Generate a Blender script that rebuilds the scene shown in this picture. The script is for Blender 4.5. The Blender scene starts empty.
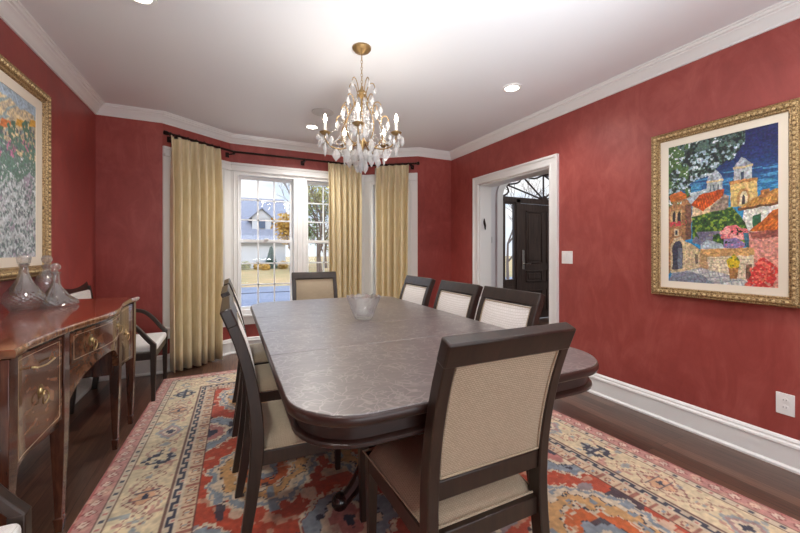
import bpy, bmesh, math, random
import numpy as np
from mathutils import Vector, Matrix, noise as mnoise
random.seed(7); np.random.seed(7)
PI = math.pi
SC = bpy.context.scene
COL = SC.collection
R = math.radians

# ------------------------------------------------------------------ helpers
def lin(c):
    return tuple((x/12.92 if x <= .04045 else ((x+.055)/1.055)**2.4) for x in [v/255 for v in c])

class MB:
    """collects geometry, linked as one mesh object"""
    def __init__(s): s.v = []; s.f = []; s.m = []; s.cur = 0
    def add(s, vs, fs):
        b = len(s.v); s.v += [tuple(v) for v in vs]
        for f in fs: s.f.append(tuple(i+b for i in f)); s.m.append(s.cur)
    def box(s, x0, x1, y0, y1, z0, z1, M=None):
        vs = [(x0,y0,z0),(x1,y0,z0),(x1,y1,z0),(x0,y1,z0),(x0,y0,z1),(x1,y0,z1),(x1,y1,z1),(x0,y1,z1)]
        if M is not None: vs = [M @ Vector(v) for v in vs]
        s.add(vs, [(0,3,2,1),(4,5,6,7),(0,1,5,4),(1,2,6,5),(2,3,7,6),(3,0,4,7)]); return s
    def loft(s, rings, cap=True, closed=False):
        n = len(rings[0]); vs = [p for r in rings for p in r]; fs = []
        K = len(rings)
        for i in range(K if closed else K-1):
            a = i*n; b = ((i+1) % K)*n
            for j in range(n): fs.append((a+j, a+(j+1)%n, b+(j+1)%n, b+j))
        if cap and not closed:
            fs.append(tuple(range(n-1,-1,-1))); fs.append(tuple((K-1)*n+j for j in range(n)))
        s.add(vs, fs); return s
    def tube(s, path, rad, n=8, closed=False, cap=True):
        P = [Vector(p) for p in path]; K = len(P)
        rs = rad if isinstance(rad, (list, tuple)) else [rad]*K
        rings = []; up = None
        for i, p in enumerate(P):
            if closed: t = P[(i+1)%K]-P[i-1]
            else: t = P[min(i+1,K-1)]-P[max(i-1,0)]
            if t.length < 1e-9: t = Vector((0,0,1))
            t.normalize()
            if up is None:
                up = Vector((0,0,1)) if abs(t.z) < .9 else Vector((1,0,0))
            a = up - t*up.dot(t)
            if a.length < 1e-6: a = t.orthogonal()
            a.normalize(); up = a; b = t.cross(a)
            rings.append([p+(a*math.cos(2*PI*j/n)+b*math.sin(2*PI*j/n))*rs[i] for j in range(n)])
        s.loft(rings, cap, closed); return s
    def lathe(s, prof, n=24, c=(0,0,0), rot=None, mod=None, cap=True):
        rings = []
        for r, z in prof:
            ring = []
            for j in range(n):
                a = 2*PI*j/n; rr = max(r, .0002)*(mod(a, z) if mod else 1)
                p = Vector((rr*math.cos(a), rr*math.sin(a), z))
                if rot is not None: p = rot @ p
                ring.append(p+Vector(c))
            rings.append(ring)
        s.loft(rings, cap); return s
    def prism(s, poly, lo, hi, axis='z', M=None):
        n = len(poly)
        def mk(p, h):
            if axis == 'z': q = (p[0],p[1],h)
            elif axis == 'x': q = (h,p[0],p[1])
            else: q = (p[0],h,p[1])
            return (M @ Vector(q)) if M is not None else q
        vs = [mk(p,lo) for p in poly]+[mk(p,hi) for p in poly]
        fs = [tuple(range(n-1,-1,-1)), tuple(range(n,2*n))]+[(i,(i+1)%n,(i+1)%n+n,i+n) for i in range(n)]
        s.add(vs, fs); return s
    def ball(s, c, r, n=10, sz=1):
        prof = [(r*math.sin(PI*k/(n//2+1)), -r*sz*math.cos(PI*k/(n//2+1))) for k in range(n//2+2)]
        s.lathe(prof, n, c); return s
    def sweep(s, path, prof, closed=False):
        """profile (offset to the left of travel, z) mitred along a horizontal path"""
        K = len(path); rings = []
        for i in range(K):
            p = Vector(path[i][:2])
            def dr(a, b): d = Vector(path[b][:2])-Vector(path[a][:2]); return d.normalized()
            if closed: d0 = dr((i-1)%K, i); d1 = dr(i, (i+1)%K)
            else:
                d0 = dr(i-1,i) if i > 0 else dr(0,1); d1 = dr(i,i+1) if i < K-1 else d0
            n0 = Vector((-d0.y,d0.x)); n1 = Vector((-d1.y,d1.x)); m = (n0+n1).normalized(); k = 1/max(.2,m.dot(n0))
            zz = path[i][2] if len(path[i]) > 2 else 0
            rings.append([(p.x+m.x*k*o, p.y+m.y*k*o, z+zz) for o, z in prof])
        s.loft(rings, True, closed); return s
    def build(s, name, mats, parent=None, bevel=0, seg=2, smooth=35, sub=0, loc=None):
        me = bpy.data.meshes.new(name); me.from_pydata(s.v, [], s.f)
        mats = mats if isinstance(mats, (list,tuple)) else [mats]
        for m in mats: me.materials.append(m)
        if len(mats) > 1: me.polygons.foreach_set('material_index', s.m)
        bm = bmesh.new(); bm.from_mesh(me); bmesh.ops.recalc_face_normals(bm, faces=bm.faces); bm.to_mesh(me); bm.free()
        if smooth: 
            me.polygons.foreach_set('use_smooth', [True]*len(me.polygons)); me.set_sharp_from_angle(angle=R(smooth))
        o = bpy.data.objects.new(name, me); COL.objects.link(o)
        if parent: o.parent = parent
        if loc: o.location = loc
        if bevel:
            b = o.modifiers.new('bevel','BEVEL'); b.width = bevel; b.segments = seg; b.limit_method = 'ANGLE'; b.angle_limit = R(40); b.harden_normals = False
        if sub:
            b = o.modifiers.new('sub','SUBSURF'); b.levels = sub; b.render_levels = sub
        return o

def tag(o, label=None, cat=None, group=None, kind=None):
    if label: o['label'] = label
    if cat: o['category'] = cat
    if group: o['group'] = group
    if kind: o['kind'] = kind
    return o
def empty(name, loc=(0,0,0), rz=0, **k):
    o = bpy.data.objects.new(name, None); COL.objects.link(o); o.location = loc; o.rotation_euler = (0,0,rz); o.empty_display_size = .1
    return tag(o, **k)
def copy_tree(o, parent=None):
    c = o.copy(); COL.objects.link(c)
    if parent: c.parent = parent
    for ch in list(o.children): copy_tree(ch, c)
    return c
def crom(pts, n):
    """Catmull-Rom resample"""
    P = [Vector(p) for p in pts]; out = []
    for i in range(len(P)-1):
        p0 = P[max(i-1,0)]; p1 = P[i]; p2 = P[i+1]; p3 = P[min(i+2,len(P)-1)]
        for k in range(n):
            t = k/n
            out.append(.5*((2*p1)+(p2-p0)*t+(2*p0-5*p1+4*p2-p3)*t*t+(3*p1-p0-3*p2+p3)*t**3))
    out.append(P[-1]); return out

# ------------------------------------------------------------------ materials
class NT:
    def __init__(s, name):
        s.m = bpy.data.materials.new(name); s.m.use_nodes = True; s.t = s.m.node_tree; s.t.nodes.clear()
        s.out = s.n('ShaderNodeOutputMaterial'); s.b = s.n('ShaderNodeBsdfPrincipled'); s.l(s.b,0,s.out,0)
    def n(s, k, **kw):
        x = s.t.nodes.new(k)
        for a, v in kw.items(): setattr(x, a, v)
        return x
    def l(s, a, ao, b, bi): s.t.links.new(a.outputs[ao], b.inputs[bi])
    def coords(s, scale=(1,1,1), kind='Object', rot=(0,0,0)):
        t = s.n('ShaderNodeTexCoord'); m = s.n('ShaderNodeMapping'); m.inputs['Scale'].default_value = scale; m.inputs['Rotation'].default_value = rot
        s.l(t, kind, m, 0); return m
    def noise(s, co, scale, detail=4, rough=.55, dist=0):
        x = s.n('ShaderNodeTexNoise'); x.inputs['Scale'].default_value = scale; x.inputs['Detail'].default_value = detail
        x.inputs['Roughness'].default_value = rough; x.inputs['Distortion'].default_value = dist; s.l(co,0,x,0); return x
    def ramp(s, src, so, stops, interp='LINEAR'):
        r = s.n('ShaderNodeValToRGB'); r.color_ramp.interpolation = interp; e = r.color_ramp.elements
        while len(e) < len(stops): e.new(.5)
        for i, (p, c) in enumerate(stops): e[i].position = p; e[i].color = (*c, 1)
        s.l(src, so, r, 0); return r
    def bump(s, src, so, strength=.2, dist=.002, prev=None):
        b = s.n('ShaderNodeBump'); b.inputs['Strength'].default_value = strength; b.inputs['Distance'].default_value = dist
        s.l(src, so, b, 'Height')
        if prev: s.l(prev, 0, b, 'Normal')
        s.l(b, 0, s.b, 'Normal'); return b
    def set(s, **k):
        for a, v in k.items(): s.b.inputs[a.replace('_',' ')].default_value = v
        return s
def plain(name, rgb, rough=.5, metal=0, coat=0, **k):
    t = NT(name); t.set(Base_Color=(*lin(rgb),1), Roughness=rough, Metallic=metal, Coat_Weight=coat)
    co = t.coords((1,1,1)); nz = t.noise(co, 60, 2); rr = t.n('ShaderNodeMapRange'); rr.inputs[3].default_value = max(0,rough-.04); rr.inputs[4].default_value = rough+.06
    t.l(nz,0,rr,0); t.l(rr,0,t.b,'Roughness')
    for a, v in k.items(): t.b.inputs[a.replace('_',' ')].default_value = v
    return t.m
M = {}
def red_wall(name, c0, c1, c2):
    t = NT(name); co = t.coords((1,1,1)); co2 = t.coords((1,1,.45))
    n1 = t.noise(co, 1.3, 6, .6, .6); n2 = t.noise(co2, 6, 8, .7, 1.6)
    mx = t.n('ShaderNodeMix'); mx.inputs[0].default_value = .45; t.l(n1,0,mx,2); t.l(n2,0,mx,3)
    r = t.ramp(mx, 0, [(.36,lin(c0)),(.5,lin(c1)),(.64,lin(c2))]); t.l(r,0,t.b,'Base Color')
    rr = t.n('ShaderNodeMapRange'); rr.inputs[3].default_value = .34; rr.inputs[4].default_value = .6; t.l(n2,0,rr,0); t.l(rr,0,t.b,'Roughness')
    t.bump(n2,0,.12,.004); t.set(Coat_Weight=.12, Coat_Roughness=.35); return t.m
M['red'] = red_wall('red_plaster', (138,57,52), (156,69,63), (174,88,80))
M['white'] = plain('white_trim_paint', (238,238,236), .32)
M['ceiling'] = plain('ceiling_paint', (232,232,234), .8)
M['hallwhite'] = plain('hall_wall_paint', (226,228,230), .7)
def floor_mat():
    t = NT('dark_oak_floor'); co = t.coords((1,1,1), rot=(0,0,PI/2))
    br = t.n('ShaderNodeTexBrick'); br.offset = .37; br.inputs['Scale'].default_value = 1; br.inputs['Brick Width'].default_value = 1.3; br.inputs['Row Height'].default_value = .083
    br.inputs['Mortar Size'].default_value = .0012; br.inputs['Color1'].default_value = (0,0,0,1); br.inputs['Color2'].default_value = (1,1,1,1); br.inputs['Mortar'].default_value = (.0,0,0,1); br.inputs['Bias'].default_value = 0
    t.l(co,0,br,0)
    g = t.coords((22,1.1,1)); gn = t.noise(g, 3.2, 8, .62, 1.1)
    r1 = t.ramp(br,0,[(0,lin((62,42,33))),(1,lin((118,86,68)))]); r2 = t.ramp(gn,0,[(.3,(.35,.33,.32)),(.5,(.9,.9,.9)),(.72,(1.5,1.45,1.4))])
    mx = t.n('ShaderNodeMix', data_type='RGBA', blend_type='MULTIPLY'); mx.inputs[0].default_value = .85; t.l(r1,0,mx,6); t.l(r2,0,mx,7)
    m2 = t.n('ShaderNodeMix', data_type='RGBA'); t.l(br,1,m2,0); t.l(mx,2,m2,6); m2.inputs[7].default_value = (.01,.006,.005,1); t.l(m2,2,t.b,'Base Color')
    t.set(Roughness=.3, Coat_Weight=.25, Coat_Roughness=.2); t.bump(gn,0,.12,.001); return t.m
M['floor'] = floor_mat()
def wood(name, c0, c1, rough=.3, scale=(14,14,1.2), coat=.4):
    t = NT(name); co = t.coords(scale); n = t.noise(co, 2.2, 7, .6, .9)
    r = t.ramp(n,0,[(.3,lin(c0)),(.7,lin(c1))]); t.l(r,0,t.b,'Base Color'); t.set(Roughness=rough, Coat_Weight=coat, Coat_Roughness=.15); return t.m
M['chairwood'] = wood('dark_walnut', (27,18,13), (52,35,25), .4, coat=.2)
M['tablewood'] = wood('table_mahogany', (34,20,16), (62,38,30), .36, (3,3,12), .2)
M['blackwood'] = wood('pedestal_wood', (22,12,12), (44,26,24), .25)
M['doorwood'] = wood('front_door_wood', (44,34,30), (80,64,56), .45, coat=.1)
def mahog(name, c0, c1, c2, scale, dist, rough=.16):
    t = NT(name); co = t.coords(scale); w = t.noise(co, 2.0, 6, .55, dist); n = t.noise(co, 9, 5, .6, .4)
    mx = t.n('ShaderNodeMix'); mx.inputs[0].default_value = .3; t.l(w,0,mx,2); t.l(n,0,mx,3)
    r = t.ramp(mx,0,[(.32,lin(c0)),(.5,lin(c1)),(.66,lin(c2))]); t.l(r,0,t.b,'Base Color'); t.set(Roughness=rough, Coat_Weight=.8, Coat_Roughness=.07); return t.m
M['mahtop'] = mahog('sideboard_top_veneer', (92,38,24), (134,62,40), (168,92,60), (9,1.2,3), .7, .16)
M['mahfront'] = mahog('flame_mahogany', (56,32,22), (100,62,42), (146,102,74), (3,3,5), 2.2, .24)
M['mahedge'] = mahog('crossband_edge', (92,54,34), (136,90,58), (172,126,88), (2,30,1), .3, .24)
M['mahdark'] = mahog('mahogany_leg', (44,24,16), (74,40,28), (104,62,42), (8,8,1.5), .6, .26)
M['stringing'] = plain('boxwood_stringing', (190,170,140), .35)
def tabletop():
    t = NT('crackled_table_top'); co = t.coords((1,1,1))
    def lines(sc, th, seed):
        m = t.n('ShaderNodeMapping'); m.inputs['Location'].default_value = (seed,seed*2.3,0); m.inputs['Rotation'].default_value = (0,0,seed); t.l(co,0,m,0)
        w = t.noise(m, 9, 2, .5); av = t.n('ShaderNodeMix', data_type='RGBA'); av.inputs[0].default_value = .12; t.l(m,0,av,6); t.l(w,1,av,7)
        v = t.n('ShaderNodeTexVoronoi', feature='DISTANCE_TO_EDGE'); v.inputs['Scale'].default_value = sc; t.l(av,2,v,0)
        l = t.ramp(v,0,[(0,(1,1,1)),(th,(0,0,0))]); nz = t.noise(m, sc*.55, 2, .5); k = t.ramp(nz,0,[(.47,(0,0,0)),(.55,(1,1,1))])
        a = t.n('ShaderNodeMath', operation='MULTIPLY'); t.l(l,0,a,0); t.l(k,0,a,1); return a
    A = [lines(19,.05,.3), lines(24,.055,1.7), lines(15,.04,4.1)]
    m1 = t.n('ShaderNodeMath', operation='MAXIMUM'); t.l(A[0],0,m1,0); t.l(A[1],0,m1,1); mxx = t.n('ShaderNodeMath', operation='MAXIMUM'); t.l(m1,0,mxx,0); t.l(A[2],0,mxx,1)
    wc = t.coords((5,60,1)); gr = t.noise(wc, 2, 6, .6); fine = t.noise(co, 90, 3, .6)
    base = t.ramp(gr,0,[(.3,lin((86,78,77))),(.7,lin((108,98,96)))])
    m2 = t.n('ShaderNodeMix', data_type='RGBA'); k = t.n('ShaderNodeMath', operation='MULTIPLY'); k.inputs[1].default_value = .42; t.l(mxx,0,k,0); t.l(k,0,m2,0); t.l(base,0,m2,6); m2.inputs[7].default_value = (*lin((176,164,160)),1)
    t.l(m2,2,t.b,'Base Color'); t.set(Roughness=.36, Specular_IOR_Level=1.0, IOR=1.65, Coat_Weight=.15, Coat_Roughness=.3); t.bump(fine,0,.2,.0008); return t.m
M['tabletop'] = tabletop()
def fabric(name, c0, c1, weave=1, scale=150, bs=.4):
    t = NT(name); co = t.coords((1,1,1))
    br = t.n('ShaderNodeTexBrick'); br.inputs['Scale'].default_value = scale; br.inputs['Mortar Size'].default_value = .09; br.inputs['Brick Width'].default_value = 1.5; br.inputs['Row Height'].default_value = .75
    br.inputs['Color1'].default_value = (1,1,1,1); br.inputs['Color2'].default_value = (.75,.75,.75,1); br.inputs['Mortar'].default_value = (0,0,0,1)
    # use x+y folded coordinate so that all faces carry the weave
    sx = t.n('ShaderNodeSeparateXYZ'); t.l(co,0,sx,0); ad = t.n('ShaderNodeMath', operation='ADD'); t.l(sx,1,ad,0); t.l(sx,2,ad,1)
    cb = t.n('ShaderNodeCombineXYZ'); t.l(sx,0,cb,0); t.l(ad,0,cb,1); t.l(cb,0,br,0)
    nz = t.noise(co, 3, 3); 
    r = t.ramp(br,0,[(0,lin(c0)),(1,lin(c1))]); t.l(r,0,t.b,'Base Color')
    t.set(Roughness=.85, Sheen_Weight=.25); t.bump(br,0,bs,.0012); return t.m
M['weave'] = fabric('woven_beige', (146,130,106), (196,180,154), scale=165, bs=.3)
M['front'] = fabric('glare_whitened_weave', (222,218,210), (246,243,238), scale=90, bs=.15)  # chair-front weave lightened so its colour carries the window glare
M['whitefab'] = fabric('white_upholstery', (216,212,206), (240,238,234), scale=300, bs=.1)
def silk():
    t = NT('gold_silk'); co = t.coords((1,1,.12)); n = t.noise(co, 60, 4, .6); r = t.ramp(n,0,[(.3,lin((226,210,168))),(.7,lin((246,234,200)))]); t.l(r,0,t.b,'Base Color')
    t.set(Roughness=.45, Sheen_Weight=.4); t.bump(n,0,.08,.001)
    tr = t.n('ShaderNodeBsdfTranslucent'); t.l(r,0,tr,0); ms = t.n('ShaderNodeMixShader'); ms.inputs[0].default_value = .3; t.l(t.b,0,ms,1); t.l(tr,0,ms,2); t.l(ms,0,t.out,0); return t.m
M['silk'] = silk()
M['lining'] = plain('curtain_lining', (236,234,226), .7)
M['bronze'] = plain('dark_bronze', (48,36,32), .35, .8)
M['brass'] = plain('aged_brass', (172,150,108), .3, .9)
M['antique'] = plain('antique_gilt_iron', (150,122,80), .4, .7)
M['nickel'] = plain('nickel', (190,188,182), .25, 1)
M['plastic'] = plain('white_plastic', (240,240,238), .35)
M['lampwax'] = plain('candle_sleeve', (244,240,228), .4)
def emis(name, rgb, s):
    t = NT(name); t.set(Base_Color=(*lin(rgb),1), Emission_Color=(*lin(rgb),1), Emission_Strength=s); return t.m
M['lens'] = emis('lit_lens', (255,244,226), 14)
M['flame'] = emis('lit_bulb', (255,236,206), 45)
def pane():
    t = NT('window_glass'); g = t.n('ShaderNodeBsdfGlossy'); g.inputs['Roughness'].default_value = .0; tr = t.n('ShaderNodeBsdfTransparent')
    lw = t.n('ShaderNodeLayerWeight'); lw.inputs[0].default_value = .5; pw = t.n('ShaderNodeMath', operation='POWER'); pw.inputs[1].default_value = 5; t.l(lw,1,pw,0)
    fr = t.n('ShaderNodeMath', operation='MULTIPLY_ADD'); fr.inputs[1].default_value = .9; fr.inputs[2].default_value = .025; t.l(pw,0,fr,0); ms = t.n('ShaderNodeMixShader'); t.l(fr,0,ms,0); t.l(tr,0,ms,1); t.l(g,0,ms,2); t.l(ms,0,t.out,0); return t.m
M['pane'] = pane()
def glass(name, ior=1.5, mix=.3, tint=(1,1,1), white=0):
    t = NT(name); g = t.n('ShaderNodeBsdfGlass'); g.inputs['IOR'].default_value = ior; g.inputs['Roughness'].default_value = .02; g.inputs['Color'].default_value = (*tint,1)
    tr = t.n('ShaderNodeBsdfTransparent'); ms = t.n('ShaderNodeMixShader'); ms.inputs[0].default_value = mix; t.l(g,0,ms,1); t.l(tr,0,ms,2)
    if white:
        d = t.n('ShaderNodeBsdfTranslucent'); d.inputs[0].default_value = (.95,.95,.95,1); d2 = t.n('ShaderNodeBsdfDiffuse'); d2.inputs[0].default_value = (.95,.95,.95,1)
        md = t.n('ShaderNodeMixShader'); md.inputs[0].default_value = .5; t.l(d,0,md,1); t.l(d2,0,md,2)
        m2 = t.n('ShaderNodeMixShader'); m2.inputs[0].default_value = white; t.l(ms,0,m2,1); t.l(md,0,m2,2); t.l(m2,0,t.out,0)
    else: t.l(ms,0,t.out,0)
    return t.m
def cutg():
    t = NT('cut_crystal'); g = t.n('ShaderNodeBsdfGlass'); g.inputs['IOR'].default_value = 1.35; g.inputs['Roughness'].default_value = .0
    gl = t.n('ShaderNodeBsdfGlossy'); gl.inputs['Roughness'].default_value = .02; tr = t.n('ShaderNodeBsdfTransparent')
    m1 = t.n('ShaderNodeMixShader'); m1.inputs[0].default_value = .72; t.l(g,0,m1,1); t.l(tr,0,m1,2)
    lw = t.n('ShaderNodeLayerWeight'); lw.inputs[0].default_value = .5; k = t.n('ShaderNodeMath', operation='MULTIPLY_ADD'); k.inputs[1].default_value = .40; k.inputs[2].default_value = .15; t.l(lw,1,k,0)
    m2 = t.n('ShaderNodeMixShader'); t.l(k,0,m2,0); t.l(m1,0,m2,1); t.l(gl,0,m2,2)
    d = t.n('ShaderNodeBsdfTranslucent'); d.inputs[0].default_value = (1,1,1,1); m3 = t.n('ShaderNodeMixShader'); m3.inputs[0].default_value = .14; t.l(m2,0,m3,1); t.l(d,0,m3,2); t.l(m3,0,t.out,0); return t.m
M['cutglass'] = cutg()
M['crystal'] = glass('chandelier_crystal', 1.45, .35, white=.5)
def gilt():
    t = NT('gilt_ornament'); co = t.coords((1,1,1)); v = t.n('ShaderNodeTexVoronoi'); v.inputs['Scale'].default_value = 150; t.l(co,0,v,0); n = t.noise(co, 40, 4)
    r = t.ramp(v,0,[(.1,lin((212,186,140))),(.5,lin((164,134,90))),(.9,lin((86,66,44)))]); t.l(r,0,t.b,'Base Color'); t.set(Roughness=.45, Metallic=.3); t.bump(v,0,.6,.002); return t.m
M['gilt'] = gilt()
M['giltplain'] = plain('gilt_plain', (214,188,140), .42, .3)
M['liner'] = plain('linen_liner', (232,222,204), .8)
def vcol(name, rough=.8, bumps=40, bd=.002, coat=0, sheen=0):
    t = NT(name); a = t.n('ShaderNodeVertexColor'); a.layer_name = 'paint'; t.l(a,0,t.b,'Base Color'); co = t.coords((1,1,1)); n = t.noise(co, bumps, 5, .7); t.bump(n,0,.5,bd)
    t.set(Roughness=rough, Coat_Weight=coat, Sheen_Weight=sheen); return t.m
M['oil'] = vcol('oil_paint', .5, 90, .002)
M['rugwool'] = vcol('rug_wool', .95, 500, .002, sheen=.3)

def grid_mesh(name, mat, P, C, parent=None):
    """P (h,w,3) positions, C (h,w,3) sRGB 0..1 colours"""
    h, w = P.shape[:2]; me = bpy.data.meshes.new(name)
    idx = np.arange(h*w).reshape(h,w); q = np.stack([idx[:-1,:-1],idx[:-1,1:],idx[1:,1:],idx[1:,:-1]],-1).reshape(-1,4)
    me.vertices.add(h*w); me.vertices.foreach_set('co', P.reshape(-1).astype(np.float32))
    me.loops.add(q.size); me.loops.foreach_set('vertex_index', q.reshape(-1).astype(np.int32))
    me.polygons.add(len(q)); me.polygons.foreach_set('loop_start', (np.arange(len(q))*4).astype(np.int32)); me.update(calc_edges=True)
    c = np.clip(C,0,1); c = np.where(c <= .04045, c/12.92, ((c+.055)/1.055)**2.4)
    a = me.color_attributes.new('paint','FLOAT_COLOR','POINT'); a.data.foreach_set('color', np.concatenate([c, np.ones((h,w,1))],-1).reshape(-1).astype(np.float32))
    me.materials.append(mat); o = bpy.data.objects.new(name, me); COL.objects.link(o)
    if parent: o.parent = parent
    return o

# value noise for the painters
def vnoise(X, Y, seed=0, oct=3):
    out = 0; amp = 1; tot = 0
    for k in range(oct):
        rs = np.random.RandomState(abs(seed)+k*17); G = rs.rand(64,64); fx = X*2**k; fy = Y*2**k
        ix = np.floor(fx).astype(int); iy = np.floor(fy).astype(int); tx = fx-ix; ty = fy-iy; tx = tx*tx*(3-2*tx); ty = ty*ty*(3-2*ty)
        g = lambda a, b: G[a % 64, b % 64]
        out = out + amp*((g(ix,iy)*(1-tx)+g(ix+1,iy)*tx)*(1-ty)+(g(ix,iy+1)*(1-tx)+g(ix+1,iy+1)*tx)*ty); tot += amp; amp *= .5
    return out/tot
def inpoly(X, Y, poly):
    r = np.zeros(X.shape, bool); n = len(poly)
    for i in range(n):
        x0,y0 = poly[i]; x1,y1 = poly[(i+1)%n]
        if y0 == y1: continue
        c = ((Y >= min(y0,y1)) & (Y < max(y0,y1))) & (X < (x1-x0)*(Y-y0)/(y1-y0)+x0); r ^= c
    return r

# ------------------------------------------------------------------ room dimensions
XL, XR, YB, YC, YR, ZC = -1.12, 2.78, 4.18, 4.62, -3.2, 2.55
BL0, BL1, BR1, BR0 = -.60, 0.0, 1.66, 2.25
def struct(o): o['kind'] = 'structure'; return o
b = MB(); b.box(-1.3,7.6,YR,4.95,-.12,0); struct(b.build('floor', M['floor'], smooth=0))
b = MB(); b.prism([(-1.3,YR),(2.98,YR),(2.98,4.4),(2.25,4.4),(1.75,4.8),(-.1,4.8),(-.7,4.4),(-1.3,4.4)], ZC, ZC+.15)
struct(b.build('ceiling', M['ceiling'], smooth=0))
b = MB(); b.box(XL-.15, XL, YR, YB+.15, 0, ZC); struct(b.build('wall_left', M['red'], smooth=0))
b = MB(); b.box(XL-.15,XR+.15,YR-.15,YR,0,ZC); struct(b.build('wall_rear', M['red'], smooth=0))
b = MB(); b.box(-6,12,-8,5.0,3.12,5.6); b.prism([(-8.5,5.6),(5.5,5.6),(-1.5,9.4)], -6.3, 12.3, 'x'); struct(b.build('roof', plain('roof_slate',(90,90,94),.8), smooth=0))
# right wall with the cased opening
OY0, OY1, OZ = 2.47, 3.56, 2.015
b = MB(); b.box(XR,XR+.15,YR,OY0,0,ZC); b.box(XR,XR+.15,OY1,YB+.15,0,ZC); b.box(XR,XR+.15,OY0,OY1,OZ,ZC)
struct(b.build('wall_right', M['red'], smooth=0))
b = MB(); b.box(XL,BL0,YB,YB+.15,0,ZC); struct(b.build('wall_back_left', M['red'], smooth=0))
b = MB(); b.box(BR0,XR,YB,YB+.15,0,ZC); struct(b.build('wall_back_right', M['red'], smooth=0))
# bay: red below the sills and above the casings
ZS, ZT = .33, 2.235
def baywall(name, a, c):
    d = (Vector(c)-Vector(a)).normalized(); n = Vector((-d.y, d.x))*.15   # outward for left->right travel
    ex = d*.055
    b = MB(); 
    for z0, z1 in ((0,ZS),(ZT,ZC)):
        b.prism([a, c, (c[0]+n.x+ex.x, c[1]+n.y+ex.y), (a[0]+n.x-ex.x, a[1]+n.y-ex.y)], z0, z1)
    return struct(b.build(name, M['red'], smooth=0))
baywall('wall_bay_left', (BL0,YB), (BL1,YC)); baywall('wall_bay_center', (BL1,YC), (BR1,YC)); baywall('wall_bay_right', (BR1,YC), (BR0,YB))

# window units: local x along the wall, y outward, z up
def window(name, a, c, opens, mull_rows=3, cols=3):
    d = Vector((c[0]-a[0], c[1]-a[1], 0)); L = d.length; d.normalize(); n = Vector((-d.y,d.x,0))
    Mx = Matrix(((d.x,n.x,0,a[0]),(d.y,n.y,0,a[1]),(0,0,1,0),(0,0,0,1)))
    root = empty(name); struct(root)
    f = MB(); B = lambda x0,x1,y0,y1,z0,z1: f.box(x0,x1,y0,y1,z0,z1,Mx)
    # face panels between the openings
    xs = [0]+[v for o in opens for v in o]+[L]
    for i in range(0,len(xs),2): B(xs[i],xs[i+1],-.015,.14,ZS,ZT)
    for (x0,x1) in opens: B(x0,x1,-.015,.14,2.10,ZT); B(x0,x1,-.015,.14,ZS,.50)
    f.build('window_frame', M['white'], root, smooth=0)
    f = MB()
    B(0,L,-.045,-.015,ZT-.10,ZT-.075); B(0,L,-.03,-.015,ZT-.03,ZT); B(0,L,-.022,-.015,ZT-.075,ZT-.03)  # head moulding
    B(0,L,-.028,-.015,ZS,ZS+.09)
    for (x0,x1) in opens:
        for u0,u1 in ((x0-.055,x0-.04),(x1+.04,x1+.055)): B(u0,u1,-.028,-.015,.45,ZT-.1)
        for u0,u1 in ((x0-.012,x0),(x1,x1+.012)): B(u0,u1,-.022,-.015,.45,2.1)
    f.build('window_casing', M['white'], root, bevel=.003)
    f = MB(); B(0,L,-.07,-.0,.425,.45); f.build('window_sill', M['white'], root, bevel=.006)
    for (x0,x1) in opens:
        for k,(z0,z1,yy) in enumerate(((1.30,2.10,.085),(.50,1.34,.055))):
            f = MB(); t = .032
            B(x0,x0+t,yy,yy+.03,z0,z1); B(x1-t,x1,yy,yy+.03,z0,z1); B(x0+t,x1-t,yy,yy+.03,z1-t,z1); B(x0+t,x1-t,yy,yy+.03,z0,z0+t)
            W = x1-x0-2*t; H = z1-z0-2*t
            for i in range(1,cols): u = x0+t+W*i/cols; B(u-.008,u+.008,yy+.004,yy+.026,z0+t,z1-t)
            for i in range(1,mull_rows): v = z0+t+H*i/mull_rows; B(x0+t,x1-t,yy+.004,yy+.026,v-.008,v+.008)
            s_ = f.build('sash', M['white'], root, smooth=0)
            g = MB(); g.box(x0+t,x1-t,yy+.013,yy+.017,z0+t,z1-t,Mx); g.build('pane', M['pane'], s_, smooth=0)
        if k: 
            f = MB(); xm = (x0+x1)/2; B(xm-.025,xm+.025,.035,.055,1.335,1.352); f.build('sash_lock', M['plastic'], root, bevel=.003)
    return root
window('window_1', (BL0,YB), (BL1,YC), [(.13,.61)], cols=2)
window('window_2', (BL1,YC), (BR1,YC), [(.09,.72),(.885,1.55)])
window('window_3', (BR1,YC), (BR0,YB), [(.13,.60)], cols=2)

# crown, baseboard
inner = [(XL,YR),(XL,YB),(BL0,YB),(BL1,YC),(BR1,YC),(BR0,YB),(XR,YB),(XR,YR)]
crown = [(0,-.092),(-.012,-.092),(-.014,-.080),(-.022,-.074),(-.030,-.058),(-.046,-.040),(-.058,-.034),(-.060,-.026),(-.074,-.022),(-.078,-.010),(-.090,-.008),(-.092,0),(0,0)]
b = MB(); b.sweep([(x,y,ZC) for x,y in inner], [(o,z) for o,z in crown]); struct(b.build('trim_1', M['white'], smooth=30))
base = [(0,0),(-.026,0),(-.026,.012),(-.016,.024),(-.016,.125),(-.022,.130),(-.020,.142),(-.012,.150),(-.012,.160),(-.004,.172),(0,.175)]
def bb(name, pts): b = MB(); b.sweep(pts, base); struct(b.build(name, M['white'], smooth=30))
bb('baseboard_left', [(XL,YR),(XL,YB),(BL0,YB),(BL1,YC),(BR1,YC),(BR0,YB),(XR,YB),(XR,OY1+.10)])
bb('baseboard_right', [(XR,OY0-.10),(XR,YR)])
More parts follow.
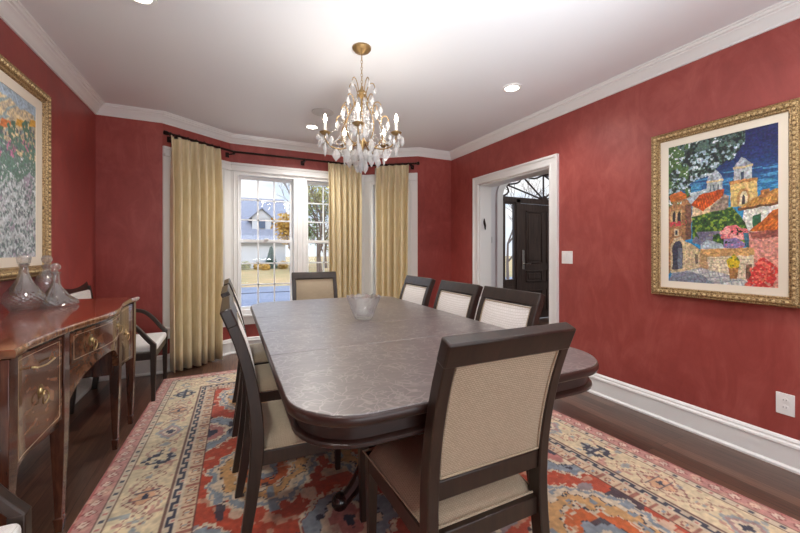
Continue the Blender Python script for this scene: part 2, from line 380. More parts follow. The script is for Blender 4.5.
# door casing (cased opening)
b = MB()
def cas(y0,y1,z0,z1):
    b.box(XR-.022,XR,y0,y1,z0,z1)
cas(OY0-.095,OY0,0,OZ+.095); cas(OY1,OY1+.095,0,OZ+.095); cas(OY0,OY1,OZ,OZ+.095)
b.box(XR-.034,XR-.022,OY0-.095,OY0-.072,0,OZ+.095); b.box(XR-.034,XR-.022,OY1+.072,OY1+.095,0,OZ+.095); b.box(XR-.034,XR-.022,OY0-.072,OY1+.072,OZ+.072,OZ+.095)
b.box(XR-.028,XR-.022,OY0-.02,OY0,0,OZ+.02); b.box(XR-.028,XR-.022,OY1,OY1+.02,0,OZ+.02); b.box(XR-.028,XR-.022,OY0-.0,OY1,OZ,OZ+.02)
b.box(XR-.0,XR+.17,OY0-.001,OY0+.02,0,OZ); b.box(XR,XR+.17,OY1-.02,OY1+.001,0,OZ); b.box(XR,XR+.17,OY0,OY1,OZ-.02,OZ+.001)
struct(b.build('trim_2', M['white'], bevel=.002))

# ------------------------------------------------------------------ hall beyond the opening
HX0, HX1, HY, HZ = 2.93, 7.4, 4.6, 2.95
DX0, DX1, DZ, DH = 4.06, 6.12, 2.09, .50
cxd = (DX0+DX1)/2; rx = (DX1-DX0)/2
arc = [(cxd-rx*math.cos(PI*k/24), DZ+DH*math.sin(PI*k/24)) for k in range(25)]
b = MB()
b.prism([(HX0,0),(DX0,0)]+arc[:13]+[(cxd,HZ),(HX0,HZ)], HY, HY+.2, 'y')
b.prism([(cxd,HZ)]+arc[12:]+[(DX1,0),(HX1,0),(HX1,HZ)], HY, HY+.2, 'y')
struct(b.build('wall_hall_front', M['hallwhite'], smooth=0))
b = MB(); b.box(HX1,HX1+.15,-.4,HY,0,HZ); struct(b.build('wall_hall_right', M['hallwhite'], smooth=0))
b = MB(); b.box(HX0,HX1,-.5,-.35,0,HZ); struct(b.build('wall_hall_back', M['hallwhite'], smooth=0))
b = MB(); b.box(HX0,HX1+.15,-.5,HY+.2,HZ,HZ+.15); b.box(HX0,HX0+.02,-.4,HY,ZC,HZ); struct(b.build('ceiling_hall', M['ceiling'], smooth=0))
# arched casing round the entrance
def arcband(r0, r1, y0, y1, b):
    N = 32
    def pt(k, dr): 
        if k < 0: return (cxd-rx-dr, 0)
        if k > N: return (cxd+rx+dr, 0)
        a = PI*k/N; return (cxd-(rx+dr)*math.cos(a), DZ+(DH+dr)*math.sin(a))
    ks = [-1]+list(range(N+1))+[N+1]
    rings = [[(pt(k,r0)[0],y0,pt(k,r0)[1]),(pt(k,r1)[0],y0,pt(k,r1)[1]),(pt(k,r1)[0],y1,pt(k,r1)[1]),(pt(k,r0)[0],y1,pt(k,r0)[1])] for k in ks]
    b.loft(rings)
b = MB(); arcband(0,.13,HY-.02,HY,b); arcband(.10,.13,HY-.035,HY-.02,b); struct(b.build('trim_3', M['white'], smooth=30))
door = struct(empty('door_1'))
b = MB(); Y0, Y1 = HY+.05, HY+.13
for x0,x1,z0,z1 in ((DX0,DX0+.09,0,DZ),(DX0+.36,DX0+.45,0,DZ),(DX1-.09,DX1,0,DZ),(DX1-.45,DX1-.36,0,DZ),(DX0,DX1,DZ-.06,DZ+.03)): b.box(x0,x1,Y0,Y1,z0,z1)
arcband(-.035,0,Y0,Y1,b); b.build('door_frame', M['doorwood'], door, bevel=.003)
b = MB(); hub = (cxd, DZ+.03)
ends = [PI*k/6 for k in range(7)]
E_ = [(cxd-(rx-.02)*math.cos(a), DZ+(DH-.02)*math.sin(a)) for a in ends]
for e in E_[1:-1]:
    b.tube([(hub[0],HY+.09,hub[1]),(e[0],HY+.09,e[1])], .016, 6)
for i in range(6):   # scalloped swags between the spokes
    a, c = E_[i], E_[i+1]; pts = []
    for k in range(9):
        t = k/8; s = 1-.13*math.sin(PI*t)
        x = a[0]+(c[0]-a[0])*t; z = a[1]+(c[1]-a[1])*t
        pts.append((hub[0]+(x-hub[0])*s, HY+.09, hub[1]+(z-hub[1])*s))
    b.tube(pts, .016, 6)
b.lathe([(0,-.03),(.07,-.03),(.07,.03),(0,.03)], 16, (hub[0],HY+.09,hub[1]), Matrix.Rotation(PI/2,3,'X'))
b.build('fanlight_tracery', M['doorwood'], door)
b = MB(); b.prism([(DX0+.03,DZ)]+[(cxd-(rx-.03)*math.cos(PI*k/24), DZ+(DH-.03)*math.sin(PI*k/24)) for k in range(25)], HY+.088, HY+.092,'y'); b.build('fanlight_pane', M['pane'], door, smooth=0)
for s0 in (DX0+.09, DX1-.36):
    b = MB(); b.box(s0,s0+.27,Y0+.015,Y1-.015,0,.72); b.box(s0,s0+.27,Y0+.015,Y1-.015,2.0,2.04); b.box(s0,s0+.04,Y0+.015,Y1-.015,.72,2.0); b.box(s0+.23,s0+.27,Y0+.015,Y1-.015,.72,2.0)
    b.box(s0+.05,s0+.22,Y0+.005,Y0+.02,.15,.60)
    s_ = b.build('sidelight', M['doorwood'], door, bevel=.004)
    b = MB(); b.box(s0+.04,s0+.23,HY+.088,HY+.092,.72,2.0); b.build('pane', M['pane'], s_, smooth=0)
b = MB(); dx0, dx1 = DX0+.46, DX1-.46; b.box(dx0,dx1,Y0+.02,Y1-.01,.01,DZ-.07)
b.build('door_leaf', M['doorwood'], door, bevel=.003)
for (z0,z1) in ((.15,.52),(.66,.86),(.98,1.90)):
    for (u0,u1) in ((dx0+.13,(dx0+dx1)/2-.05),((dx0+dx1)/2+.05,dx1-.13)):
        b = MB(); 
        for q0,q1,w0,w1 in ((u0,u1,z0,z0+.025),(u0,u1,z1-.025,z1),(u0,u0+.025,z0,z1),(u1-.025,u1,z0,z1)): b.box(q0,q1,Y0+.005,Y0+.02,w0,w1)
        b.box(u0+.05,u1-.05,Y0+.008,Y0+.02,z0+.05,z1-.05); b.build('door_panel', M['doorwood'], door, bevel=.004)
b = MB(); hx = dx0+.065; b.box(hx-.028,hx+.028,Y0+.008,Y0+.02,.88,1.22); hs = b.build('handle_plate', M['nickel'], door, bevel=.004)
b = MB(); b.tube([(hx,Y0+.01,.98),(hx,Y0-.05,.98),(hx+.11,Y0-.05,.975)], .009, 8); b.build('handle', M['nickel'], hs)
# small things on the hall wall
sw = MB(); sw.box(3.70,3.78,HY-.008,HY,1.03,1.15); tag(sw.build('switch_plate', M['plastic'], bevel=.003), 'small white plate low on the pale hall wall beside the arched casing', 'switch plate')
sw = MB(); sw.box(3.76,3.84,HY-.022,HY+.002,1.33,1.43); tag(sw.build('keypad', plain('keypad_grey',(196,198,200),.4), bevel=.004), 'small grey keypad on the hall wall above the white plate', 'keypad')
# dark curved hook on the far jamb
sc = MB(); sc.tube(crom([(XR+.055,OY1-.030,1.60),(XR+.05,OY1-.034,1.56),(XR+.062,OY1-.034,1.51),(XR+.068,OY1-.030,1.46)],6), [.004+.010*math.sin(PI*i/18) for i in range(19)], 8)
tag(sc.build('jamb_ornament', M['bronze']), 'small dark slanted metal ornament on the white left jamb of the doorway', 'ornament')

# ------------------------------------------------------------------ rug
def make_rug():
    W, L = 2.86, 3.72; st = .0068; nx = int(W/st); ny = int(L/st)
    x = np.linspace(0,W,nx); y = np.linspace(0,L,ny); X, Y = np.meshgrid(x,y)
    rgb = lambda *c: np.array(c)/255.
    q = .0085; Xq = np.floor(X/q)*q+q/2; Yq = np.floor(Y/q)*q+q/2
    cream = rgb(216,200,174); gold = rgb(208,162,106); red = rgb(184,68,44); rose = rgb(184,118,110); navy = rgb(44,48,68); blue = rgb(136,148,158); org = rgb(206,104,48); brick = rgb(150,62,48)
    C = np.zeros((ny,nx,3)); ab = vnoise(X*.6,Y*4,3,3)[...,None]
    C[:] = red*(1-ab*.35)+org*ab*.35
    # field: rows of large serrated medallions
    def put(m, c, k=1.0): C[m] = C[m]*(1-k)+c*k
    cy0 = L/2
    for iy in range(-3,4):
        for ix in range(-3,4):
            cx = W/2+ix*.62+(0 if iy%2 == 0 else .31); cy = cy0+iy*.56
            big = (ix+iy)%2 == 0
            dx = np.abs(Xq-cx); dy = np.abs(Yq-cy); a, c_ = (.30,.36) if iy%2 == 0 else (.22,.24)
            ser = .05*(((np.floor(Xq/.05)+np.floor(Yq/.05))%2)-.5)+.26*(vnoise(Xq*16,Yq*16,11+ix*5+iy,2)-.5)
            m = np.maximum(dx/a+dy/c_, 1.35*np.maximum(dx/a,dy/c_))*.78+ser
            lay = [(1.0,cream),(.955,blue),(.86,cream),(.76,navy),(.742,gold),(.53,navy),(.515,cream),(.47,org),(.27,navy),(.255,blue),(.12,cream)] if iy%2 == 0 else \
                  [(1.0,cream),(.93,brick),(.91,blue),(.60,navy),(.575,cream),(.42,rose),(.16,navy)]
            for t, col in lay: put(m < t, col)
            # inner sprigs
            mm = (m < .74)&(m > .56)&(vnoise(Xq*22,Yq*22,29,1) > .72); put(mm, blue if iy%2 == 0 else navy)
    fm = (vnoise(Xq*9,Yq*9,41,1) > .84); isred = (np.abs(C-red).sum(-1) < .55)
    put(fm & isred, cream, .85); cb = isred&(vnoise(Xq*24,Yq*24,91,1) > .80); put(cb, cream, .6); put((vnoise(Xq*10,Yq*10,57,1) > .85) & isred, navy, .8); put((vnoise(Xq*8,Yq*8,77,1) > .84) & isred, blue, .8)
    # borders
    Xe = np.minimum(X,W-X); Ye = np.minimum(Y,L-Y); e = np.minimum(Xe,Ye); side = Xe < Ye; t = np.where(side,Y,X)
    eq = np.floor(e/.010)*.010+.005; tq = np.floor(t/.010)*.010+.005
    def band(a, b_): return (e >= a)&(e < b_)
    b0 = band(0,.095); C[b0] = rgb(190,136,126)
    ph = (tq%.075)/.075; w0 = np.abs(ph-.5)*.075; dd = w0+np.abs(e-.050)*.9; put(b0&(np.abs(dd-.026) < .0035), rgb(140,70,66)); put(b0&(dd < .022), rgb(214,190,172)); put(b0&(dd < .008), rgb(150,80,76)); put(b0&(e < .014), rgb(172,84,76)); put(b0&(np.abs(e-.085) < .003), rgb(140,70,66))
    put(b0&(vnoise(tq*30,eq*30,9,1) > .72), rgb(212,176,150), .6)
    b1 = band(.095,.135); C[b1] = cream*.97; ph = (t%.10)/.10; put(b1&(np.abs(ph-.5) < .09)&(np.abs(e-.115) < .009), navy, .85); put(b1&((ph < .06)|(ph > .94))&(np.abs(e-.115) < .008), rose)
    b2 = band(.135,.37); C[b2] = rgb(218,200,164); ep = eq-.2525
    per = .34; kk = np.floor(tq/per).astype(int); tp = tq-(kk+.5)*per
    nz = vnoise(tq*34,eq*34,101,1)
    mot = (np.abs(tp)*.9+np.abs(ep) < .095)
    arms = ((np.abs(np.abs(tp)-.045) < .011)|(np.abs(ep) < .012)|(np.abs(np.abs(ep)-.05) < .010)|(np.abs(tp) < .010))
    dk = kk%3
    put(b2&mot&arms&(nz > .25)&(dk == 0), navy); put(b2&mot&(nz > .45)&(dk == 0)&~arms, blue, .6)
    m1 = np.abs(tp)*.8+np.abs(ep)+.02*(nz-.5)
    put(b2&(m1 < .09)&(dk == 1), blue, .8); put(b2&(m1 < .072)&(dk == 1), rose, .55); put(b2&(m1 < .05)&(dk == 1), cream); put(b2&(m1 < .025)&(dk == 1), navy)
    o2 = (dk == 2)&b2; put(o2&(m1 < .105), rgb(218,196,164)); put(o2&(np.abs(m1-.100) < .0045), rgb(150,92,84)); put(o2&(np.abs(m1-.062) < .0045), rgb(150,92,84)); put(o2&(m1 < .055), rgb(206,150,110),.7); put(o2&(m1 < .085)&(np.abs(np.abs(tp)-.03) < .005), rgb(96,84,90)); put(o2&(m1 < .018), navy)
    # vine between motifs
    vine = np.abs(ep-.075*np.sin(tq*2*PI/(per))) < .007; put(b2&vine&~mot, rgb(170,120,108), .7); m3 = np.abs(np.abs(tp)-.17)*1.3+np.abs(ep)*.8; put(b2&(np.abs(m3-.06) < .004), rgb(150,96,88), .85); put(b2&(m3 < .03)&(nz > .4), blue, .7)
    put(b2&(vnoise(tq*26,eq*26,131,1) > .83)&~mot, rose, .6); put(b2&(vnoise(tq*24,eq*24,151,1) > .86)&~mot, blue, .7)
    for a in (.095,.135,.365,.425,.49): put(np.abs(e-a) < .005, rgb(88,50,44), .8)
    b3 = band(.37,.425); C[b3] = cream*.95; ph = (t%.10)/.10; wd = np.where(ph < .5, .386, .409); put(b3&(np.abs(e-wd) < .0065), navy); put(b3&((np.abs(ph-.5) < .10)|(ph < .10)|(ph > .90))&(np.abs(e-.3975) < .018), navy); put(b3&(np.abs(ph-.25) < .07)&(np.abs(e-.405) < .006), rose)
    b4 = band(.43,.49); C[b4] = rgb(212,188,156); ph = (tq%.085)/.085-.5; rr = np.sqrt((ph*.085)**2+(eq-.46)**2); put(b4&(np.abs(rr-.019) < .003), rgb(150,84,72)); put(b4&(rr < .006), blue); put(b4&(np.abs(np.abs(ph)-.5) < .06), rgb(160,100,84))
    C += .07*(vnoise(X*45,Y*70,8,2)-.5)[...,None]; C *= (.86+.28*vnoise(X*60,Y*60,5,2))[...,None]; C *= (.94+.12*vnoise(X*1.2,Y*1.2,6,2))[...,None]
    # laid on the floor; the handmade edge tapers a little towards the window
    yw = .23+Y; x0 = -.602+(yw-2.67)*.035; x1 = 2.235-(yw-1.3)*.06
    XX = x0+(x1-x0)*(X/W); Z = np.full_like(XX,.009)
    edge = (X < .004)|(X > W-.004)|(Y < .004)|(Y > L-.004); Z[edge] = .0005
    o = grid_mesh('area_rug', M['rugwool'], np.stack([XX,yw,Z],-1), C)
    return tag(o, 'red and cream hand-knotted rug with serrated medallions under the dining table', 'rug')
make_rug()

# ------------------------------------------------------------------ pictures
def framed(root, cw, ch, frames, mats_names):
    """local x right, z up, y towards the wall (front = -y); canvas cw x ch centred"""
    pass
def picture(loc, rz, cw, ch, fw, liner, paint, label, res=180, depth=.05):
    root = empty('framed_painting', loc, rz, label=label, cat='painting')
    # profile swept round the rectangle, in local XZ; use XY sweep then rotate
    Rm = Matrix.Rotation(PI/2,4,'X')
    def ring(name, inner_off, prof, mat):
        w2, h2 = cw/2+inner_off, ch/2+inner_off; b = MB(); b.sweep([(-w2,-h2),(w2,-h2),(w2,h2),(-w2,h2)], [(-o,z) for o,z in prof], closed=True)
        b.v = [tuple(Rm @ Vector(v)) for v in b.v]; return b
    ln = ring('l', -.004, [(0,.004),(0,.014),(liner*.5,.017),(liner+.004,.022),(liner+.004,.004)], None); ln.build('liner', M['liner'], root)
    p = [(0,.004),(0,.026),(.006,.034),(fw*.25,.032),(fw*.35,.044),(fw*.62,.05),(fw*.8,.042),(fw*.88,.046),(fw,.036),(fw,.004)]
    fr = ring('f', liner, p, None).build('frame', M['gilt'], root)
    bd = MB()
    w2, h2 = cw/2+liner+fw*.5, ch/2+liner+fw*.5
    for (ax, L_, other) in (('x',2*w2,h2),('z',2*h2,w2)):
        n = int(L_/.026)
        for s in (-1,1):
            for k in range(n+1):
                u = -L_/2+L_*k/n; c = (u,-.046,s*other) if ax == 'x' else (s*other,-.046,u)
                bd.ball(c, .009 if k%2 else .006, 6)
    bd.build('frame_beading', M['giltplain'], fr)
    bk = MB(); bk.box(-cw/2-liner-fw*.8,cw/2+liner+fw*.8,-.004,0,-ch/2-liner-fw*.8,ch/2+liner+fw*.8); bk.build('backing', M['liner'], root, smooth=0)
    nx = res; nz = int(res*ch/cw); u, v = np.meshgrid(np.linspace(0,1,nx), np.linspace(0,1,nz))
    C = paint(u, v); P = np.stack([(u-.5)*cw, np.full_like(u,-.010), (.5-v)*ch], -1)
    grid_mesh('canvas', M['oil'], P, C, root); return root

def paint_village(u, v):
    rgb = lambda *c: np.array(c)/255.
    wu = u+.012*(vnoise(u*30,v*30,1,2)-.5); wv = v+.012*(vnoise(u*30+9,v*30,2,2)-.5)
    C = np.zeros(u.shape+(3,)); n1 = vnoise(u*40,v*60,3,2); n2 = vnoise(u*14,v*14,4,3); ns = vnoise(u*10,v*90,8,2)
    def put(m, c, k=1): C[m] = C[m]*(1-k)+np.array(c)*k
    def poly(p, c, var=.15, n=None):
        m = inpoly(wu,wv,p); nn = (n1 if n is None else n)[m][:,None]; C[m] = rgb(*c)*(1-var+2*var*nn); return m
    t = (np.clip((v-.02)/.40,0,1)**2.2)[...,None]; C[:] = rgb(34,40,92)*(1-t)+rgb(52,140,190)*t; C *= (.85+.3*ns)[...,None]
    put((v > .25)&(v < .42)&(ns > .62), rgb(96,176,214), .6)
    # distant town
    poly([(.2,.37),(.42,.34),(.42,.45),(.2,.45)], (186,200,206))
    # domes and tower
    poly([(.40,.30),(.545,.30),(.545,.40),(.40,.40)], (176,182,182)); poly([(.395,.30),(.41,.262),(.44,.235),(.466,.213),(.50,.238),(.53,.262),(.552,.30)], (164,172,182),.3); poly([(.393,.293),(.552,.293),(.552,.305),(.393,.305)], (214,190,140))
    for a in (.43,.46,.50): poly([(a,.325),(a+.014,.325),(a+.014,.365),(a,.365)], (96,104,116))
    poly([(.645,.24),(.79,.24),(.795,.32),(.64,.32)], (178,184,186)); poly([(.64,.235),(.66,.205),(.69,.185),(.712,.172),(.745,.187),(.775,.21),(.795,.235)], (156,164,176),.3); poly([(.64,.228),(.795,.228),(.795,.243),(.64,.243)], (204,184,140))
    poly([(.70,.265),(.73,.26),(.73,.315),(.70,.315)], (60,74,96))
    poly([(.61,.32),(.835,.322),(.835,.48),(.617,.49)], (220,190,120)); poly([(.60,.315),(.84,.315),(.84,.335),(.60,.338)], (196,140,84),.3)
    poly([(.67,.42),(.70,.375),(.74,.37),(.77,.40),(.775,.47),(.67,.475)], (186,140,86)); poly([(.69,.43),(.715,.395),(.74,.395),(.755,.42),(.755,.47),(.69,.475)], (232,216,176)); poly([(.71,.43),(.725,.415),(.735,.43),(.735,.475),(.71,.475)], (70,64,70))
    # roofs
    poly([(.26,.44),(.40,.46),(.55,.40),(.56,.50),(.50,.56),(.25,.56)], (222,198,158)); m = poly([(.238,.449),(.331,.379),(.559,.360),(.552,.409),(.363,.495)], (204,90,38),.3)
    put(m&(np.sin((u-v*.4)*260) > .5), rgb(158,60,30), .5)
    poly([(.44,.47),(.56,.40),(.60,.41),(.60,.50),(.50,.55),(.42,.52)], (150,130,116),.3)
    poly([(.724,.50),(1.01,.47),(1.01,.65),(.72,.66)], (226,226,214)); m = poly([(.681,.502),(.845,.428),(1.01,.392),(1.01,.487)], (206,150,78),.25); put(m&(np.sin((u+v*.7)*260) > .4), rgb(160,104,52), .5)
    poly([(.86,.405),(.93,.39),(.93,.44),(.86,.445)], (176,116,66),.3); poly([(.80,.555),(.86,.54),(.86,.62),(.80,.63)], (52,104,70),.3); poly([(.68,.50),(1.01,.478),(1.01,.492),(.68,.516)], (110,74,48),.3)
    # left house
    poly([(-.1,.40),(.203,.40),(.247,.44),(.247,.69),(.19,.69),(-.1,1.1)], (168,124,84),.22); m = poly([(-.01,.325),(.114,.325),(.247,.39),(.12,.405),(-.01,.42)], (200,110,50),.3)
    poly([(.19,.44),(.25,.44),(.25,.68),(.19,.69)], (120,86,70),.25); poly([(.03,.48),(.15,.47),(.15,.56),(.03,.57)], (206,176,128),.2)
    for a in (.05,.105): poly([(a,.50),(a+.017,.478),(a+.034,.50),(a+.034,.56),(a,.56)], (58,52,60))
    poly([(.07,.61),(.12,.61),(.12,.66),(.07,.665)], (222,206,170)); poly([(.083,.62),(.108,.62),(.108,.65),(.083,.655)], (60,60,70))
    m = (inpoly(wu,wv,[(.02,.56),(.20,.55),(.20,.585),(.02,.60)]))&(n1 > .4); put(m, rgb(206,70,84))
    poly([(.03,.73),(.07,.68),(.141,.67),(.21,.72),(.215,.92),(.03,.94)], (206,186,150),.2); poly([(.05,.91),(.05,.735),(.08,.705),(.114,.699),(.145,.71),(.16,.736),(.16,.90)], (70,72,88),.25); put(inpoly(wu,wv,[(.11,.75),(.155,.75),(.155,.9),(.11,.9)]), rgb(150,160,172), .6)
    poly([(.141,.681),(.24,.72),(.331,.762),(.331,.891),(.247,.929),(.20,.90),(.16,.75)], (210,188,150),.2); poly([(.285,.79),(.315,.80),(.315,.86),(.285,.865)], (120,104,90)) 
    # garden
    m = poly([(.254,.533),(.34,.52),(.443,.509),(.53,.50),(.625,.486),(.696,.545),(.737,.591),(.765,.667),(.74,.74),(.60,.76),(.263,.72)], (62,98,48),.5); put(m&(n1 > .62), rgb(150,172,60), .8); put(m&(n1 < .3), rgb(26,52,40), .8); put(m&(v > .64)&(n2 > .55), rgb(150,130,180), .7)
    m = inpoly(wu+.03*(n1-.5),wv+.03*(n2-.5),[(.521,.66),(.58,.61),(.653,.597),(.765,.645),(.74,.70),(.62,.70),(.536,.70)]); put(m&(n1 > .3), rgb(228,120,124)); put(m&(n1 > .6), rgb(244,176,168))
    m = inpoly(wu+.03*(n1-.5),wv,[(.552,.694),(.667,.686),(.757,.731),(.70,.765),(.56,.76)]); put(m&(n1 > .35), rgb(150,134,184)); put(m&(n1 > .7), rgb(214,120,150)); poly([(.72,.66),(.81,.66),(.81,.76),(.75,.76)], (70,120,140),.25)
    poly([(.34,.73),(.40,.70),(.47,.71),(.55,.73),(.56,.77),(.34,.78)], (178,192,200),.2)
    # right house
    poly([(.765,.655),(1.01,.64),(1.01,1.1),(.80,1.1)], (226,156,140),.14); m = poly([(.765,.651),(.86,.59),(.947,.528),(1.01,.515),(1.01,.647)], (212,116,48),.25); put(m&(np.sin((u*.8+v*.9)*240) > .3), rgb(166,74,32), .55); poly([(.77,.655),(1.01,.645),(1.01,.69),(.80,.70)], (168,96,84),.35)
    # wall and paving
    m = poly([(.338,.774),(.811,.763),(.811,.806),(.79,1.02),(.331,.903)], (230,214,184),.12); put(m&((np.sin(v*200) > .88)|(np.sin(u*80+np.floor(v*32)*2) > .95)), rgb(170,150,124), .5)
    poly([(.338,.760),(.811,.752),(.811,.80),(.40,.815),(.338,.80)], (216,168,110),.2); poly([(.331,.78),(.40,.80),(.42,.93),(.331,.905)], (196,158,116),.2)
    m = poly([(-.01,1.02),(.05,.936),(.347,.891),(.60,.93),(.80,.975),(.82,1.02)], (206,206,204),.12); put(m&((np.sin(v*170+u*20) > .8)|(np.sin(u*70-v*30) > .92)), rgb(140,146,160), .6)
    m = inpoly(wu,wv,[(-.01,1.02),(.05,.94),(.20,.915),(.36,.94),(.50,1.01)]); put(m, rgb(112,120,142), .7)
    poly([(.60,.875),(.685,.872),(.67,.955),(.612,.957)], (176,126,78),.3); m = inpoly(wu+.02*(n1-.5),wv,[(.58,.84),(.64,.79),(.70,.84),(.69,.88),(.60,.885)]); put(m&(n1 > .3), rgb(226,196,50)); put(m&(n1 < .38), rgb(120,140,50)); put(m&(n2 > .66), rgb(220,80,50))
    poly([(.745,.86),(.79,.855),(.80,.93),(.77,.97),(.74,.95)], (134,104,84),.3)
    m = inpoly(wu+.06*(n1-.5),wv+.04*(n2-.5),[(.765,.934),(.82,.86),(.883,.805),(.95,.86),(.995,.885),(.965,.96),(.93,1.01),(.74,1.01)]); put(m&(n1 > .28), rgb(216,70,66)); put(m&(n1 > .62), rgb(238,120,100))
    # overhanging tree
    edge = .30*(1-np.clip(u/.72,0,1))**.8+.11
    m = (v < edge*(.85+.5*(n2-.2)))&(u < .74-.5*np.maximum(v-.07,0)); put(m, rgb(48,62,54)); put(m&(n1 > .45), rgb(84,108,100)); put(m&(n1 > .58)&(v > .08), rgb(168,190,204)); put(m&(n1 < .3), rgb(26,34,44)); put(m&(u < .22)&(n2 > .52), rgb(84,120,60),.8); put(m&(n1 > .68)&(n2 > .5), rgb(222,230,236))
    C = C+.10*(np.stack([vnoise(u*70,v*110,61+k,2) for k in range(3)],-1)-.5)
    return C*(.72+.56*vnoise(u*75,v*110,12,2))[...,None]*.94

def paint_garden(u, v):
    rgb = lambda *c: np.array(c)/255.
    n1 = vnoise(u*88,v*56,21,2); n2 = vnoise(u*14,v*10,22,3); n3 = vnoise(u*100+5,v*64,23,2); dg = vnoise((u*.8+v)*50,(u-v)*12,24,2); n4 = vnoise(u*50,v*36,28,2)
    C = np.zeros(u.shape+(3,)); C[:] = rgb(146,164,162)
    def put(m, c, k=1): C[m] = C[m]*(1-k)+np.array(c)*k
    put(n1 > .5, rgb(176,190,192)); put(n1 < .38, rgb(104,128,126)); put(n3 > .62, rgb(212,218,222)); put(n3 < .32, rgb(112,116,128)); put((n2 > .6)&(n1 > .5), rgb(172,158,178),.8)
    put((dg > .66)&(v > .5), rgb(206,212,216), .8)
    top = (v < .36+.10*(n2-.5)); put(top, rgb(214,196,160)); put(top&(n4 > .55), rgb(226,208,168)); put(top&(n4 < .36), rgb(180,168,150)); put(top&(dg > .68), rgb(150,170,176))
    for i in range(9):
        x = .06+.115*i; y = .12+.05*((i*7)%4)
        put((np.abs(u-x+.3*(v-y)) < .035)&(np.abs(v-y+.2*(u-x)) < .022*(.8+.5*n1)), rgb(216,164,66) if i%3 else rgb(204,120,70))
        put((np.hypot(u-x-.045,(v-y-.13)*.8) < .028+.02*n4)&(n3 > .35), rgb(196,124,160))
        put((np.hypot(u-x-.06,(v-y-.03)*.6) < .03+.03*n4)&(n1 > .4), rgb(84,120,104)); put((np.hypot(u-x+.02,(v-y-.22)*.5) < .05+.04*n4)&(n1 > .42), rgb(104,140,126))
        for a in range(3):
            for b_ in range(3): put((np.abs(u-x+.03-.03*a) < .006)&(np.abs(v-y-.06-.05*b_) < .012), rgb(96,104,118))
    put((v < .07+.06*(n2-.5)), rgb(168,188,204))
    return C*(.78+.44*vnoise(u*110,v*90,25,2))[...,None]
# right wall (faces -X): local -y must point to -X => rotate +90? local -y -> world: R(rz)*(0,-1)
picture((XR-.001, 1.169, 1.456), -PI/2, .562, .936, .056, .040, paint_village, 'gold-framed oil painting of a sunlit village with domes and red roofs on the right wall', 340)
picture((XL+.001, 2.36, 1.635), PI/2, 1.34, .95, .07, .05, paint_garden, 'gold-framed pale blue-green painting of a hillside garden on the left wall above the sideboard', 260)

# ------------------------------------------------------------------ dining chairs
CURVE = crom([(0,-.278,0),(0,-.244,.2),(0,-.220,.41),(0,-.224,.56),(0,-.245,.70),(0,-.282,.84),(0,-.332,.97)], 6)
def ycurve(z): 
    for a, c in zip(CURVE, CURVE[1:]):
        if z <= c.z+1e-9: t = (z-a.z)/(c.z-a.z); return a.y+(c.y-a.y)*t
    return CURVE[-1].y
def rect_loft(b, cx, w, zs, t0, yoff=0, taper=None):
    rings = []
    for i, z in enumerate(zs):
        y = ycurve(z)+yoff; ww = w/2; tt = (t0(z) if callable(t0) else t0)/2
        dz = .02; ty = ycurve(min(.97,z+dz))-ycurve(max(0,z-dz)); tz = min(.97,z+dz)-max(0,z-dz); l = math.hypot(ty,tz); ny, nz = tz/l, -ty/l
        if i == 0 and z < .01: ny, nz = 1, 0
        rings.append([(cx-ww, y-ny*tt, z-nz*tt),(cx+ww, y-ny*tt, z-nz*tt),(cx+ww, y+ny*tt, z+nz*tt),(cx-ww, y+ny*tt, z+nz*tt)])
    b.loft(rings)
